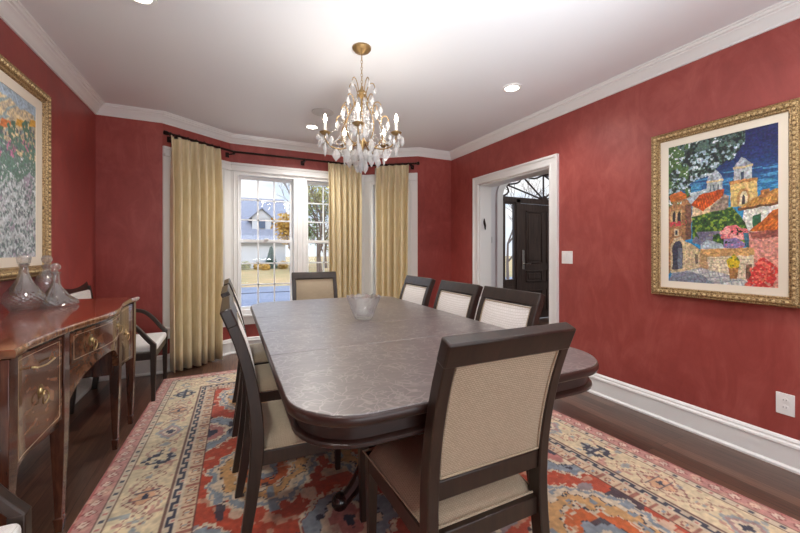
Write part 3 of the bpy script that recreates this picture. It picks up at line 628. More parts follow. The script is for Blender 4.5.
def make_chair():
    root = empty('dining_chair')
    HW = .222
    for s in (-1,1):
        b = MB(); rect_loft(b, s*(HW-.018), .036, [0,.05,.12,.2,.28,.36,.42,.48,.54,.6,.66,.72,.78,.84,.9,.94,.966], lambda z: .034+.016*min(1,z/.42) if z < .42 else .05-.012*(z-.42)/.55)
        b.build('leg', M['chairwood'], root, bevel=.004)
        b = MB(); x = s*.207; 
        b.loft([[(x-w*.5,.216-w*.5,z),(x+w*.5,.216-w*.5,z),(x+w*.5,.216+w*.5,z),(x-w*.5,.216+w*.5,z)] for z, w in ((0,.026),(.36,.042),(.41,.042))])
        b.build('leg', M['chairwood'], root, bevel=.004)
    b = MB(); rect_loft(b, 0, 2*HW+.003, [.902,.915,.93,.95,.96,.970], .042); b.build('top_rail', M['chairwood'], root, bevel=.006)
    b = MB(); rect_loft(b, 0, 2*HW-.072, [.50,.52,.54,.56], .03); b.build('lower_rail', M['chairwood'], root, bevel=.004)
    b = MB()   # seat rails
    b.box(-.225,.225,.21,.235,.35,.405); b.box(-.20,.20,-.232,-.208,.35,.405)
    for s in (-1,1): b.loft([[(s*.20-.012,-.21,.35),(s*.20+.012,-.21,.35),(s*.20+.012,-.21,.405),(s*.20-.012,-.21,.405)],[(s*.214-.012,.215,.35),(s*.214+.012,.215,.35),(s*.214+.012,.215,.405),(s*.214-.012,.215,.405)]])
    b.build('seat_frame', M['chairwood'], root, bevel=.003)
    # upholstered back, padded to both sides
    b = MB(); zs = [.562+.340*k/10 for k in range(11)]; xs = 11; hw = HW-.037
    for sgn in (1,-1):
        b = MB(); rows = []
        for z in zs:
            row = []
            for k in range(xs):
                x = -hw+2*hw*k/(xs-1); pad = .012+.012*(1-(abs(x)/hw)**4)*(1-min(1,abs(z-.732)/.172)**4)
                row.append((x, ycurve(z)+sgn*pad, z+.0*sgn))
            rows.append(row)
        vs = [p for r in rows for p in r]; fs = []
        for i in range(len(zs)-1):
            for k in range(xs-1): a = i*xs+k; fs.append((a,a+1,a+xs+1,a+xs))
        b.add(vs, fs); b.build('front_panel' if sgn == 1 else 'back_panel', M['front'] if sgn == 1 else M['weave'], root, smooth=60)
    b = MB()
    for sgn in (1,-1):
        path = [(x, ycurve(z)+sgn*.016, z) for x, z in [(-hw+.004,.567),(hw-.004,.567)]+[(hw-.004,.567+.33*k/8) for k in range(1,9)]+[(-hw+.004,.897-.33*k/8) for k in range(0,8)]]
        b.tube(path, .0035, 6, closed=True)
    bp = b.build('back_piping', M['weave'], root)
    # seat cushion, domed
    b = MB(); n = 13; top = []
    def sx(y): return .203+.026*(y+.21)/.45
    rows = []
    for j in range(n):
        y = -.212+.456*j/(n-1); row = []
        for k in range(n):
            u = -1+2*k/(n-1); e = max(abs(u), abs(-1+2*j/(n-1))); z = .405+.052*(1-e**7)+.008*(1-e**2)
            row.append((u*sx(y), y, z))
        rows.append(row)
    fs = [(j*n+k,j*n+k+1,(j+1)*n+k+1,(j+1)*n+k) for j in range(n-1) for k in range(n-1)]
    b.add([p for r in rows for p in r], fs); b.add([(-.2,-.21,.4),(.2,-.21,.4),(.22,.235,.4),(-.22,.235,.4)],[(0,3,2,1)])
    st = b.build('seat', M['weave'], root, smooth=50)
    b = MB(); b.tube([(-.203,-.214,.410),(.203,-.214,.410),(.230,.245,.410),(-.230,.245,.410)], .004, 6, closed=True); b.build('piping', M['weave'], st)
    return root
chair0 = make_chair(); used = False
spots = [
 (.70,1.075,0, 'beige woven dining chair at the near end of the table, its back to the viewer'),
 (.315,1.70,-PI/2, 'nearest dining chair on the left side of the table, seen edge-on in front'),
 (.305,2.33,-PI/2, 'middle dining chair on the left long side of the table'),
 (.31,2.90,-PI/2, 'farthest dining chair on the left long side, beside the window curtain end'),
 (1.11,1.55,PI/2, 'nearest dining chair on the right side, front panel whitened for window glare, in front of the doorway'),
 (1.11,2.05,PI/2, 'middle of three dining chairs along the right side of the table'),
 (1.11,2.63,PI/2, 'farthest of three dining chairs along the right side, beside the right curtain'),
 (.765,3.37,PI-.05, 'backlit dining chair, its front darkened for shade, at the far head of the table in front of the window'),
]
for x,y,rz,lab in spots:
    c = chair0 if not used else copy_tree(chair0); used = True
    c.location = (x,y,.0095); c.rotation_euler = (0,0,rz); tag(c, lab, 'chair', 'dining chairs around the long table')

for o in c.children:      # head chair front keeps the darker weave, standing in for backlit shade
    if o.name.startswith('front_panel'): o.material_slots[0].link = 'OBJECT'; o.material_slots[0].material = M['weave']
# ------------------------------------------------------------------ armchairs
def make_armchair():
    root = empty('armchair'); 
    yb = lambda z: -.245-.02*max(0,.2-z)/.2-.075*max(0,z-.45)/.5
    for s in (-1,1):
        b = MB(); x = s*.265
        b.loft([[(x-.017,yb(z)-.02,z),(x+.017,yb(z)-.02,z),(x+.017,yb(z)+.02,z),(x-.017,yb(z)+.02,z)] for z in (0,.1,.25,.45,.6,.75,.9)]); b.build('leg', M['chairwood'], root, bevel=.004)
        b = MB(); x = s*.28; b.loft([[(x-w/2,.25-w/2,z),(x+w/2,.25-w/2,z),(x+w/2,.25+w/2,z),(x-w/2,.25+w/2,z)] for z, w in ((0,.026),(.38,.040),(.46,.040))]); b.build('leg', M['chairwood'], root, bevel=.004)
        # scooped arm from the front leg up and back
        pts = crom([(s*.28,.262,.445),(s*.283,.215,.50),(s*.285,.16,.575),(s*.283,.10,.635),(s*.28,.03,.66),(s*.275,-.12,.672),(s*.266,-.275,.70)], 5)
        rings = []
        for i,p in enumerate(pts):
            t = (pts[min(i+1,len(pts)-1)]-pts[max(i-1,0)]).normalized(); nrm = Vector((0,-t.z,t.y)); wv = Vector((.019,0,0))
            rings.append([p-wv-nrm*.015,p+wv-nrm*.015,p+wv+nrm*.015,p-wv+nrm*.015])
        b = MB(); b.loft(rings); b.build('arm', M['chairwood'], root, bevel=.005)
    b = MB(); rings = []
    for k in range(9):
        x = -.282+.564*k/8; yy = yb(.92)-.012*(1-(x/.282)**2)
        rings.append([(x,yy-.018,.865),(x,yy+.018,.865),(x,yy-.006,.945),(x,yy-.034,.945)])
    b.loft(rings); b.build('top_rail', M['chairwood'], root, bevel=.004)
    b = MB(); b.box(-.29,.29,.235,.262,.34,.395); b.box(-.26,.26,-.262,-.235,.34,.395)
    for s in (-1,1): b.box(s*.274-.012,s*.274+.012,-.25,.24,.34,.395)
    b.build('seat_frame', M['chairwood'], root, bevel=.003)
    b = MB(); b.box(-.262,.262,-.235,.268,.39,.45); b.build('seat', M['whitefab'], root, bevel=.022, seg=4)
    b = MB(); b.loft([[(-.245,yb(z)-.02,z),(.245,yb(z)-.02,z),(.245,yb(z)+.02,z),(-.245,yb(z)+.02,z)] for z in (.50,.6,.7,.8,.868)]); b.build('back_panel', M['whitefab'], root, bevel=.01, seg=3)
    return root
a0 = make_armchair(); a0.location = (-.80,3.685,0); a0.rotation_euler = (0,0,-PI/2)
tag(a0, 'white upholstered armchair with curved dark arms beyond the sideboard, beside the curtain', 'armchair', 'armchairs against the left wall')
a1 = copy_tree(a0); a1.location = (-.79,1.10,0)
tag(a1, 'armchair at the lower left corner of the photo, only its dark scooped arm in view', 'armchair', 'armchairs against the left wall')

# ------------------------------------------------------------------ dining table
TX0, TX1, TY0, TY1, TZ = .138, 1.335, .853, 3.10, .785
tcx, tcy = (TX0+TX1)/2, (TY0+TY1)/2
def rrect(x0,x1,y0,y1,r,n=8,bow=.012):
    P = []
    for cx,cy,a0 in ((x1-r,y1-r,0),(x0+r,y1-r,90),(x0+r,y0+r,180),(x1-r,y0+r,270)):
        for k in range(n+1): a = R(a0+90*k/n); P.append((cx+r*math.cos(a), cy+r*math.sin(a)))
    return P
table = empty('dining_table', (tcx,tcy,.009), label='long dark mahogany dining table with rounded corners and a crackled grey-brown top', cat='table')
def band_loft(b, prof):
    """prof list (inset, z)"""
    rings = []
    for i, z in prof:
        rings.append([(x-tcx,y-tcy,z-.009) for x,y in rrect(TX0+i,TX1-i,TY0+i,TY1-i,max(.03,.20-i))])
    b.loft(rings)
segs = [TY0,1.50,1.94,2.38,TY1]
b = MB(); band_loft(b, [(.012,TZ-.034),(.003,TZ-.031),(0,TZ-.025),(0,TZ-.010),(.004,TZ-.003),(.012,TZ-.001)]); b.build('table_edge', M['tablewood'], table, smooth=50)
# top surface in leaves
outline = rrect(TX0+.006,TX1-.006,TY0+.006,TY1-.006,.195)
def clip(poly, y0, y1):
    for lim, sg in ((y0,1),(y1,-1)):
        out = []
        for i in range(len(poly)):
            a, c = poly[i], poly[(i+1)%len(poly)]; ia, ic = (a[1]-lim)*sg >= 0, (c[1]-lim)*sg >= 0
            if ia: out.append(a)
            if ia != ic: t = (lim-a[1])/(c[1]-a[1]); out.append((a[0]+(c[0]-a[0])*t, lim))
        poly = out
    return poly
for i in range(4):
    p = clip(outline, segs[i]+(.0012 if i else 0), segs[i+1]-(.0012 if i < 3 else 0))
    b = MB(); b.prism([(x-tcx,y-tcy) for x,y in p], TZ-.025-.009, TZ-.009+.0005); b.build('table_leaf', M['tabletop'], table, bevel=.0015, seg=1)
b = MB(); band_loft(b, [(.036,TZ-.034),(.036,TZ-.078),(.028,TZ-.081),(.022,TZ-.086),(.022,TZ-.094),(.030,TZ-.100),(.06,TZ-.100)]); b.build('apron', M['tablewood'], table, smooth=50)
b = MB(); b.box(TX0+.3-tcx,TX1-.3-tcx,TY0+.2-tcy,TY1-.2-tcy,TZ-.15,TZ-.095); b.build('runner', M['blackwood'], table)
for py in (1.60,2.32):
    b = MB(); b.lathe([(.13,.62),(.13,.60),(.05,.58),(.045,.52),(.07,.46),(.085,.40),(.06,.33),(.05,.30),(.08,.27),(.08,.17),(.06,.13)], 24, (0,py-tcy,0)); pd = b.build('pedestal', M['blackwood'], table)
    for k in range(4):
        a = k*PI/2; dx, dy = math.cos(a), math.sin(a)
        pts = crom([(dx*.05,dy*.05,.25),(dx*.12,dy*.12,.22),(dx*.20,dy*.20,.10),(dx*.27,dy*.27,.035)], 5)
        b = MB(); b.tube([(p.x,p.y+py-tcy,p.z) for p in pts], [.044-.016*i/15 for i in range(16)], 10); b.ball((dx*.28,dy*.28+py-tcy,.040), .040, 12); b.build('leg', M['blackwood'], table)

# cut glass bowl
def bowl():
    n = 96
    def mod(a,z): return 1+.02*math.cos(24*a)*(1 if z > .02 else 0)
    b = MB(); rings = []
    prof = [(.048,0),(.052,.006),(.062,.03),(.078,.07),(.092,.11),(.101,.142),(.095,.144),(.086,.112),(.071,.072),(.053,.034),(.03,.02),(.001,.018)]
    for i,(r,z) in enumerate(prof):
        ring = []
        for j in range(n):
            a = 2*PI*j/n; zz = z
            if z > .13: zz = z-.010*(.5-.5*math.cos(12*a))
            rr = r*(1+(.05*math.cos(16*a+z*50) if 0 < i < 6 else 0)); ring.append((rr*math.cos(a), rr*math.sin(a), zz))
        rings.append(ring)
    b.loft(rings); o = b.build('glass_bowl', M['cutglass'], smooth=10); o.location = (.735,2.06,TZ+.002); return o
tag(bowl(), 'cut crystal bowl with a scalloped rim standing on the dining table', 'bowl')

# ------------------------------------------------------------------ sideboard
SB = empty('sideboard', (-1.10,1.60,0), -R(1.9), label='serpentine mahogany sideboard with inlaid drawers and tapered legs against the left wall', cat='sideboard')
# local x = depth from the back (0) to the front, local y = along the wall
SZ = .877; SL = 1.49
def fv(u): return .442+.066*math.exp(-((u-.80)/.30)**2)+.018*max(0,1-min(u,SL-u)/.12)
us = [SL*k/60 for k in range(61)]
b = MB(); rings = []
for ins, z in ((.014,SZ-.030),(.004,SZ-.026),(0,SZ-.018),(0,SZ-.004),(.003,SZ)):
    rings.append([(0,0+ins,z),]+[(fv(u)-ins+.012, min(max(u,ins),SL-ins), z) for u in us]+[(0,SL-ins,z)])
b.loft(rings); 
b.build('edge_band', M['mahedge'], SB, smooth=40)
b = MB(); b.prism([(.003,.006)]+[(fv(u)+.004, min(max(u,.006),SL-.006)) for u in us]+[(.003,SL-.006)], SZ-.004, SZ+.0015); b.build('sideboard_top', M['mahtop'], SB, smooth=30)
def plate(b, u0, u1, zlo, zhi, off0, off1, n=20, inset=0):
    rings = []
    for k in range(n+1):
        u = u0+(u1-u0)*k/n; zl = zlo(u) if callable(zlo) else zlo; zh = zhi(u) if callable(zhi) else zhi; v = fv(u)
        rings.append([(v+off0,u,zl),(v+off1,u,zl),(v+off1,u,zh),(v+off0,u,zh)])
    b.loft(rings)
ZB_ = .455
b = MB(); U1, U2 = .44, 1.09
b.prism([(.01,.02)]+[(fv(u)-.02,u) for u in us if .02 <= u <= U1]+[(.01,U1)], ZB_, SZ-.03)
b.prism([(.01,U2)]+[(fv(u)-.02,u) for u in us if U2 <= u <= SL-.02]+[(.01,SL-.02)], ZB_, SZ-.03)
b.prism([(.01,U1)]+[(fv(u)-.02,u) for u in us if U1 <= u <= U2]+[(.01,U2)], .665, SZ-.03)
b.build('carcass', M['mahdark'], SB, smooth=30)
b = MB(); zar = lambda u: .50+.165*math.sin(PI*min(max((u-U1)/(U2-U1),0),1))**.55
plate(b, U1, U2, zar, .70, -.04, -.012, 30); b.build('arched_apron', M['mahfront'], SB, smooth=40)
def legs():
    for u, v in ((.03,fv(.03)-.028),(.425,fv(.425)-.030),(1.11,fv(1.11)-.028),(SL-.03,fv(SL-.03)-.028),(.05,.035),(SL-.05,.035)):
        b = MB(); rg = []
        for z, w in ((0,.024),(.06,.034),(.062,.026),(.46,.050),(SZ-.03,.052)): rg.append([(v-w/2,u-w/2,z),(v+w/2,u-w/2,z),(v+w/2,u+w/2,z),(v-w/2,u+w/2,z)])
        b.loft(rg); b.build('leg', M['mahdark'], SB, bevel=.002)
legs()
def stringing(b, u0, u1, z0, z1, off, zb=None):
    n = 16; w = .0009
    path = [(fv(u0+(u1-u0)*k/n)+off, u0+(u1-u0)*k/n, (zb(u0+(u1-u0)*k/n) if zb else z0)) for k in range(n+1)]+[(fv(u1+(u0-u1)*k/n)+off, u1+(u0-u1)*k/n, z1) for k in range(n+1)]
    b.tube(path, w, 5, closed=True)
def ringpull(u, z, off, parent):
    h = MB(); v = fv(u)+off; Rr = Matrix.Rotation(PI/2,3,'Y')
    prof = [(0,-.003),(.026,-.003),(.028,.002),(.022,.005),(.012,.004),(.010,.012),(0,.014)]
    h.lathe(prof, 24, (v-.004,u,z), Rr, lambda a,zz: 1+.12*math.cos(2*a))
    h.tube([(v+.012+.004*math.sin(2*PI*k/20)**2, u+.021*math.sin(2*PI*k/20), z-.006-.024*math.cos(2*PI*k/20)*-1-.018) for k in range(20)], .0028, 6, closed=True)
    h.build('ring_pull', M['brass'], parent)
def dfront(name, u0, u1, z0, z1, pulls, bar=None, zb=None):
    b = MB(); plate(b, u0, u1, (zb if zb else z0), z1, -.022, -.004, 20); d = b.build(name, M['mahfront'], SB, smooth=40)
    s = MB(); stringing(s, u0+.016, u1-.016, z0+.016, z1-.014, -.0035, (lambda u: zb(u)+.016) if zb else None); s.build('stringing', M['stringing'], d)
    s = MB()
    if False: stringing(s, u0+.004, u1-.004, z0+.004, z1-.004, -.003, (lambda u: zb(u)+.004) if zb else None); pass
    for u, z in pulls: ringpull(u, z, -.004, d)
    if bar:
        u, z = bar; v = fv(u)-.004; h = MB(); h.tube([(v,u-.07,z),(v+.016,u-.065,z-.004),(v+.018,u,z-.010),(v+.016,u+.065,z-.004),(v,u+.07,z)], .0035, 6); h.build('bar_handle', M['brass'], d)
    return d
zb1 = lambda u: .465+.03*max(0,min(1,(u-.06)/.32))**1.3
dfront('cabinet_door', .06, .385, .465, SZ-.04, [(.235,.665)], (.24,.775), zb1)
dfront('drawer', .455, 1.075, .70, SZ-.04, [(.60,.775),(.96,.775)])
zb2 = lambda u: .465+.03*max(0,min(1,(1.43-u)/.30))**1.3
dfront('cabinet_door', 1.14, 1.43, .465, SZ-.04, [(1.29,.665)], None, zb2)


# decanters on it
def dec(loc, prof, label, stop, facets=24, name='decanter'):
    root = empty(name, loc, 0, label=label, cat='decanter', group='crystal decanters on the sideboard')
    zc = prof[4][1]; prof = [(p.x,p.y) for p in crom([(r,z,0) for r,z in prof],5)]
    def mod(a, z): return 1+(.035*math.cos(18*a)*math.cos(z*300) if .006 < z < zc else (.012*math.cos(10*a) if z > zc else 0))
    b = MB(); inner_ = [(max(.002,r-.006), z+(.012 if z < .02 else 0)) for r, z in prof][::-1]
    b.lathe(prof+inner_, 90, mod=mod); b.build('body', M['cutglass'], root, smooth=12)
    b = MB(); b.lathe(stop, facets); b.build('stopper', M['cutglass'], root, smooth=20)
    return root
SBZ = SZ+.0025
def ballstop(z, r): return [(.009,z-.03),(.011,z-.004),(.016,z),(.010,z+.006)]+[(r*math.sin(PI*k/8)+.0005, z+.008+r-r*math.cos(PI*k/8)) for k in range(1,9)]
dec((-1.0,2.60,SBZ), [(.050,0),(.060,.015),(.081,.05),(.083,.075),(.066,.11),(.040,.15),(.024,.19),(.019,.225),(.021,.245),(.026,.25)],
    'round-bellied crystal decanter with a flat stopper, nearest of three on the sideboard', [(.012,.222),(.015,.25),(.026,.256),(.030,.285),(.027,.296),(.002,.298)])
dec((-1.02,2.925,SBZ), [(.050,0),(.054,.01),(.055,.08),(.055,.13),(.048,.165),(.028,.19),(.019,.205),(.024,.225),(.030,.235)],
    'cylindrical crystal decanter with a ball stopper standing between the other two', ballstop(.235,.026))
dec((-.925,2.765,SBZ), [(.085,0),(.100,.006),(.102,.014),(.094,.028),(.068,.052),(.045,.085),(.024,.12),(.018,.16),(.018,.185),(.026,.195)],
    'wide-based ship decanter with a thin neck and ball stopper on the sideboard', ballstop(.196,.023))

# ------------------------------------------------------------------ curtains and rod
RZ = 2.335
rod = empty('curtain_rod', (0,0,0), 0, label='dark bronze curtain rod bent round the bay above the windows', cat='curtain rod')
off = .12
def offs(pts, d):
    out = []; K = len(pts)
    for i in range(K):
        p = Vector(pts[i]); d0 = (Vector(pts[i])-Vector(pts[i-1])).normalized() if i > 0 else (Vector(pts[1])-p).normalized(); d1 = (Vector(pts[i+1])-p).normalized() if i < K-1 else d0
        n0 = Vector((d0.y,-d0.x)); n1 = Vector((d1.y,-d1.x)); m = (n0+n1).normalized(); out.append(p+m*d/m.dot(n0))
    return out
rp = offs([(BL0-.0,YB),(BL1,YC),(BR1,YC),(BR0+.0,YB)], off)
d0 = (rp[1]-rp[0]).normalized(); rp[0] -= d0*.01
b = MB()
for a, c in zip(rp, rp[1:]): b.tube([(a.x,a.y,RZ),(c.x,c.y,RZ)], .0125, 10)
for p in rp: b.ball((p.x,p.y,RZ), .015, 10)
b.build('rod', M['bronze'], rod)
for p, q in ((rp[0], rp[0]-d0), (rp[3], rp[3]+(rp[3]-rp[2]).normalized())):
    dd = (q-p).normalized(); b = MB(); b.tube([(p.x+dd.x*t,p.y+dd.y*t,RZ) for t in (0,.01,.012,.04,.045)], [.013,.013,.021,.021,.012], 12); b.build('finial', M['bronze'], rod)
def wallpt(p, a, c): 
    a = Vector(a); c = Vector(c); d = (c-a).normalized(); return a+d*(p-a).dot(d)
for f, a, c in ((.10,0,1),(1.0,0,1),(.5,1,2),(.93,1,2),(.90,2,3)):
    p = rp[a]+(rp[c]-rp[a])*f; w = wallpt(p, inner[a+2], inner[c+2]); b = MB(); b.tube([(p.x,p.y,RZ-.014),(p.x,p.y,RZ-.022),(w.x,w.y,RZ-.022)], .007, 8); b.box(w.x-.022,w.x+.022,w.y-.012,w.y+.012,RZ-.05,RZ+.005); b.tube([(p.x,p.y,RZ-.03),(p.x,p.y,RZ-.016)],.017,10); b.build('bracket', M['bronze'], rod)
def curtain(p, q, label, folds, z0=.02, seed=0, edge=1):
    root = empty('curtain', (p.x,p.y,0), 0, label=label, cat='curtain', group='gold silk curtains in the bay')
    d = q-p; L = d.length; d.normalize(); n = Vector((d.y,-d.x)); rs = random.Random(seed)
    N = folds*16; zs = [RZ-.012,RZ-.03,RZ-.07,RZ-.11,RZ-.2,RZ-.5,1.4,.9,.45,.2,z0]
    ph = [rs.uniform(-.5,.5) for _ in range(folds+2)]; b = MB(); vs = []
    for i, z in enumerate(zs):
        f = (RZ-z)/(RZ-z0); tight = max(0,1-(RZ-z)/.13)
        for k in range(N+1):
            t = k/N; amp = (.016+.036*min(1,(RZ-z)/.4))
            ph_ = ph[int(t*folds)]; c = 2*PI*folds*t+ph_*f*1.0*math.sin(PI*((t*folds)%1))
            cc = math.cos(c); w = math.copysign(abs(cc)**.75,cc)*amp*(1+.25*math.sin(t*folds*2.1+seed))+.010*math.sin(t*9+f*3+seed)*f; x = t*L+.008*math.sin(c*2)*f+(.02*math.sin(3*f+seed))*f*(t-.5)
            vs.append((d.x*x+n.x*w, d.y*x+n.y*w, z))
    fs = [(i*(N+1)+k, i*(N+1)+k+1, (i+1)*(N+1)+k+1, (i+1)*(N+1)+k) for i in range(len(zs)-1) for k in range(N)]
    b.add(vs, fs); o = b.build('panel', M['silk'], root, smooth=180); m = o.modifiers.new('thick','SOLIDIFY'); m.thickness = .003
    b = MB(); rows = []
    for i, z in enumerate(zs):
        for k in range(5):
            x = (L+(-.012+.011*k) if edge > 0 else .012-.011*k)+(.02*math.sin(3*(RZ-z)/(RZ-z0)+seed))*(RZ-z)/(RZ-z0)*.5*edge; w = -.016+.010*math.sin(k*1.3)
            rows.append((d.x*x+n.x*w, d.y*x+n.y*w, z-.02 if i == 0 else z))
    b.add(rows, [(i*5+k,i*5+k+1,(i+1)*5+k+1,(i+1)*5+k) for i in range(len(zs)-1) for k in range(4)]); o = b.build('lining', M['lining'], root, smooth=180); m = o.modifiers.new('thick','SOLIDIFY'); m.thickness = .002
    for k in range(folds+1):
        x = min(L-.004, max(.004, L*k/folds)); b = MB(); pts = [(d.x*x+n.x*.02*math.cos(2*PI*j/14), d.y*x+n.y*.02*math.cos(2*PI*j/14), RZ-.002+.02*math.sin(2*PI*j/14)) for j in range(14)]; b.tube(pts, .003, 6, closed=True); b.build('ring', M['bronze'], root)
    return root
dl = (rp[1]-rp[0]); curtain(rp[0]+dl*.02, rp[0]+dl*.75, 'gold silk curtain panel at the left end of the bay, beside the armchair', 6, seed=1)
lp = rp[1]; curtain(Vector((1.125,rp[1].y)), Vector((1.56,rp[1].y)), 'gold silk curtain panel in the middle, directly below the chandelier', 6, seed=2)
dr_ = rp[3]-rp[2]; curtain(rp[2]+dr_*.24, rp[2]+dr_*.86, 'gold silk curtain panel at the right end of the bay beside the red wall', 5, seed=3, edge=-1)

# ------------------------------------------------------------------ chandelier
CX, CY = .79, 2.25
ch = empty('chandelier', (CX,CY,ZC), 0, label='crystal chandelier with five candle lights hanging over the dining table', cat='chandelier')
dz = lambda z: z-ZC
b = MB(); b.lathe([(.062,0),(.062,-.010),(.052,-.022),(.040,-.030),(.012,-.040),(.004,-.045)], 28); b.build('ceiling_canopy', M['antique'], ch)
b = MB(); zz = 2.50
while zz > 2.275:
    k = int(round(zz*1000)) ; ax = (int((2.5-zz)/.022))%2
    pts = [((.006*math.cos(2*PI*j/10)) if ax else 0, 0 if ax else .006*math.cos(2*PI*j/10), dz(zz)-.0+.014*math.sin(2*PI*j/10)) for j in range(10)]
    b.tube(pts, .0018, 5, closed=True); zz -= .022
b.build('chain', M['antique'], ch)
b = MB(); b.lathe([(.006,dz(2.285)),(.012,dz(2.27)),(.030,dz(2.255)),(.034,dz(2.24)),(.020,dz(2.225)),(.007,dz(2.21)),(.006,dz(1.98)),(.016,dz(1.96)),(.022,dz(1.94)),(.034,dz(1.925)),(.026,dz(1.90)),(.014,dz(1.88)),(.010,dz(1.86)),(.004,dz(1.845))], 16); b.build('stem', M['antique'], ch)
a_off = R(25.5)   # about the view axis of the room
A5 = [-PI/2-.43+2*PI*k/5 for k in range(5)]
pend = []; beads = MB()
def pendant(p, L, w, rz): pend.append((p, L, w, rz))
for k, a in enumerate(A5):
    ca, sa = math.cos(a), math.sin(a); pt = lambda r, z: (r*ca, r*sa, dz(z))
    am = a+PI/5; cm, sm = math.cos(am), math.sin(am); pm = lambda r, z: (r*cm, r*sm, dz(z))
    b = MB(); b.tube(crom([pt(.02,1.93),pt(.07,1.89),pt(.14,1.865),pt(.20,1.875),pt(.235,1.915),pt(.24,1.95)],6), .0045, 8)
    b.tube(crom([pt(.10,1.875),pt(.12,1.91),pt(.15,1.925),pt(.17,1.905),pt(.155,1.888)],5), .003, 6)
    b.lathe([(.002,0),(.022,.004),(.034,.014),(.036,.018),(.012,.012),(.010,.03),(.002,.03)], 16, pt(.24,1.945)); arm = b.build('arm', M['antique'], ch)
    b = MB(); b.lathe([(.0095,0),(.0105,.004),(.0095,.010),(.0095,.060),(.006,.063)], 12, pt(.24,1.965)); b.build('candle', M['lampwax'], arm)
    b = MB(); b.lathe([(.004,0),(.010,.010),(.012,.020),(.008,.036),(.003,.050),(.0005,.056)], 10, pt(.24,2.027)); b.build('bulb', M['flame'], arm)
    # lyre-shaped cage rib
    b = MB(); b.tube(crom([pm(.028,2.235),pm(.045,2.20),pm(.075,2.14),pm(.125,2.06),pm(.148,1.99),pm(.125,1.93),pm(.08,1.90),pm(.03,1.91)],6), .004, 8)
    b.tube(crom([pm(.03,2.24),pm(.035,2.27),pm(.05,2.31),pm(.075,2.325),pm(.09,2.30),pm(.08,2.28)],5), .003, 6)
    b.tube(crom([pm(.072,2.145),pm(.085,2.19),pm(.11,2.205),pm(.13,2.19),pm(.128,2.17)],5), .003, 6)
    b.tube(crom([pm(.128,2.05),pm(.14,2.10),pm(.165,2.115),pm(.185,2.095),pm(.18,2.075)],5), .003, 6)
    b.build('cage_rib', M['antique'], ch)
    for j in range(8):   # drops round each candle cup
        aa = 2*PI*j/8; pendant((pt(.24,1.95)[0]+.042*math.cos(aa), pt(.24,1.95)[1]+.042*math.sin(aa), dz(1.945-.02*(j%2))), .058 if j%2 else .045, .015, aa)
    pendant(pt(.24,1.90), .095, .013, a); pendant(pt(.17,1.865), .085, .027, a); pendant(pt(.10,1.865), .09, .026, a)
    pendant(pm(.12,1.915), .09, .027, am); pendant(pm(.09,2.30), .05, .012, am); pendant(pm(.13,2.18), .06, .015, am); pendant(pm(.18,2.085), .07, .016, am); pendant(pm(.05,2.20), .06, .014, am)
    # swags of beads
    for (p, q, sag) in ((pt(.24,1.94), (.24*math.cos(a+2*PI/5), .24*math.sin(a+2*PI/5), dz(1.94)), .075),(pm(.034,2.235), pt(.24,1.95), .06),(pm(.148,2.0), pt(.20,1.90), .03),(pm(.13,2.18),pm(.13,1.94),.0)):
        for i in range(15):
            t = i/14; c = [p[m]+(q[m]-p[m])*t for m in range(3)]; c[2] -= sag*4*t*(1-t); beads.ball(c, .0055, 6)
    for r_, z0_, n_ in ((.045,2.17,12),(.075,2.10,9)):
        for i in range(n_): beads.ball((r_*cm,r_*sm,dz(z0_-.018*i)), .007 if i%3 else .010, 6)
for j in range(9): a = 2*PI*j/9; pendant((.055*math.cos(a),.055*math.sin(a),dz(1.865)), .08, .025, a)
for j in range(5): a = 2*PI*j/5+.3; pendant((.028*math.cos(a),.028*math.sin(a),dz(1.80)), .085, .025, a)
pendant((0,0,dz(1.84)), .12, .020, 0)
cr = MB(); cr.lathe([(.001,-1),(.7,-.72),(1,-.52),(.62,-.2),(.22,-.04),(.001,0)], 8); 
pm0 = None
me = None
for i,(p,L,w,rz) in enumerate(pend):
    if i < 98:
        if me is None:
            o = cr.build('crystal_pendant', M['crystal'], ch, smooth=0); me = o.data
        else: o = bpy.data.objects.new('crystal_pendant', me); COL.objects.link(o); o.parent = ch
        o.location = p; o.scale = (w, w*.7, L); o.rotation_euler = (0,0,rz)
    else:
        pass
tag(beads.build('bead_strand', M['crystal'], ch, smooth=30), kind='stuff')
for k, a in enumerate(A5):
    ld = bpy.data.lights.new('bulb_light','POINT'); ld.energy = .7; ld.color = (1,.92,.82); ld.shadow_soft_size = .02
    lo = bpy.data.objects.new('bulb_light', ld); COL.objects.link(lo); lo.parent = ch; lo.location = (.24*math.cos(a), .24*math.sin(a), dz(2.112))

# ------------------------------------------------------------------ ceiling fittings
def can(x, y, e, label, vis=True):
    root = empty('recessed_light', (x,y,ZC), 0, label=label, cat='ceiling light', group='recessed ceiling lights')
    b = MB(); rings = []
    for r, z in ((.052,-.001),(.056,-.008),(.078,-.006),(.080,-.0005)): rings.append([(r*math.cos(2*PI*j/32), r*math.sin(2*PI*j/32), z) for j in range(32)])
    b.loft(rings, cap=False); b.build('trim_ring', M['white'], root)
    b = MB(); b.lathe([(.0,-.0035),(.052,-.0035),(.052,-.0005),(0,-.0005)], 32); b.build('lens', M['lens'], root)
    ld = bpy.data.lights.new('can_light','SPOT'); ld.energy = e; ld.spot_size = R(150); ld.spot_blend = .8; ld.color = (1,.96,.91); ld.shadow_soft_size = .05
    lo = bpy.data.objects.new('can_light', ld); COL.objects.link(lo); lo.parent = root; lo.location = (0,0,-.012)
CE = 30
can(2.105,2.267,CE,'lit recessed ceiling light to the right of the chandelier')
can(.805,3.91,CE*2.6,'lit recessed ceiling light at the far end near the bay, just left of the chandelier')
can(-.43,2.29,CE,'lit recessed ceiling light at the top left edge of the photo')
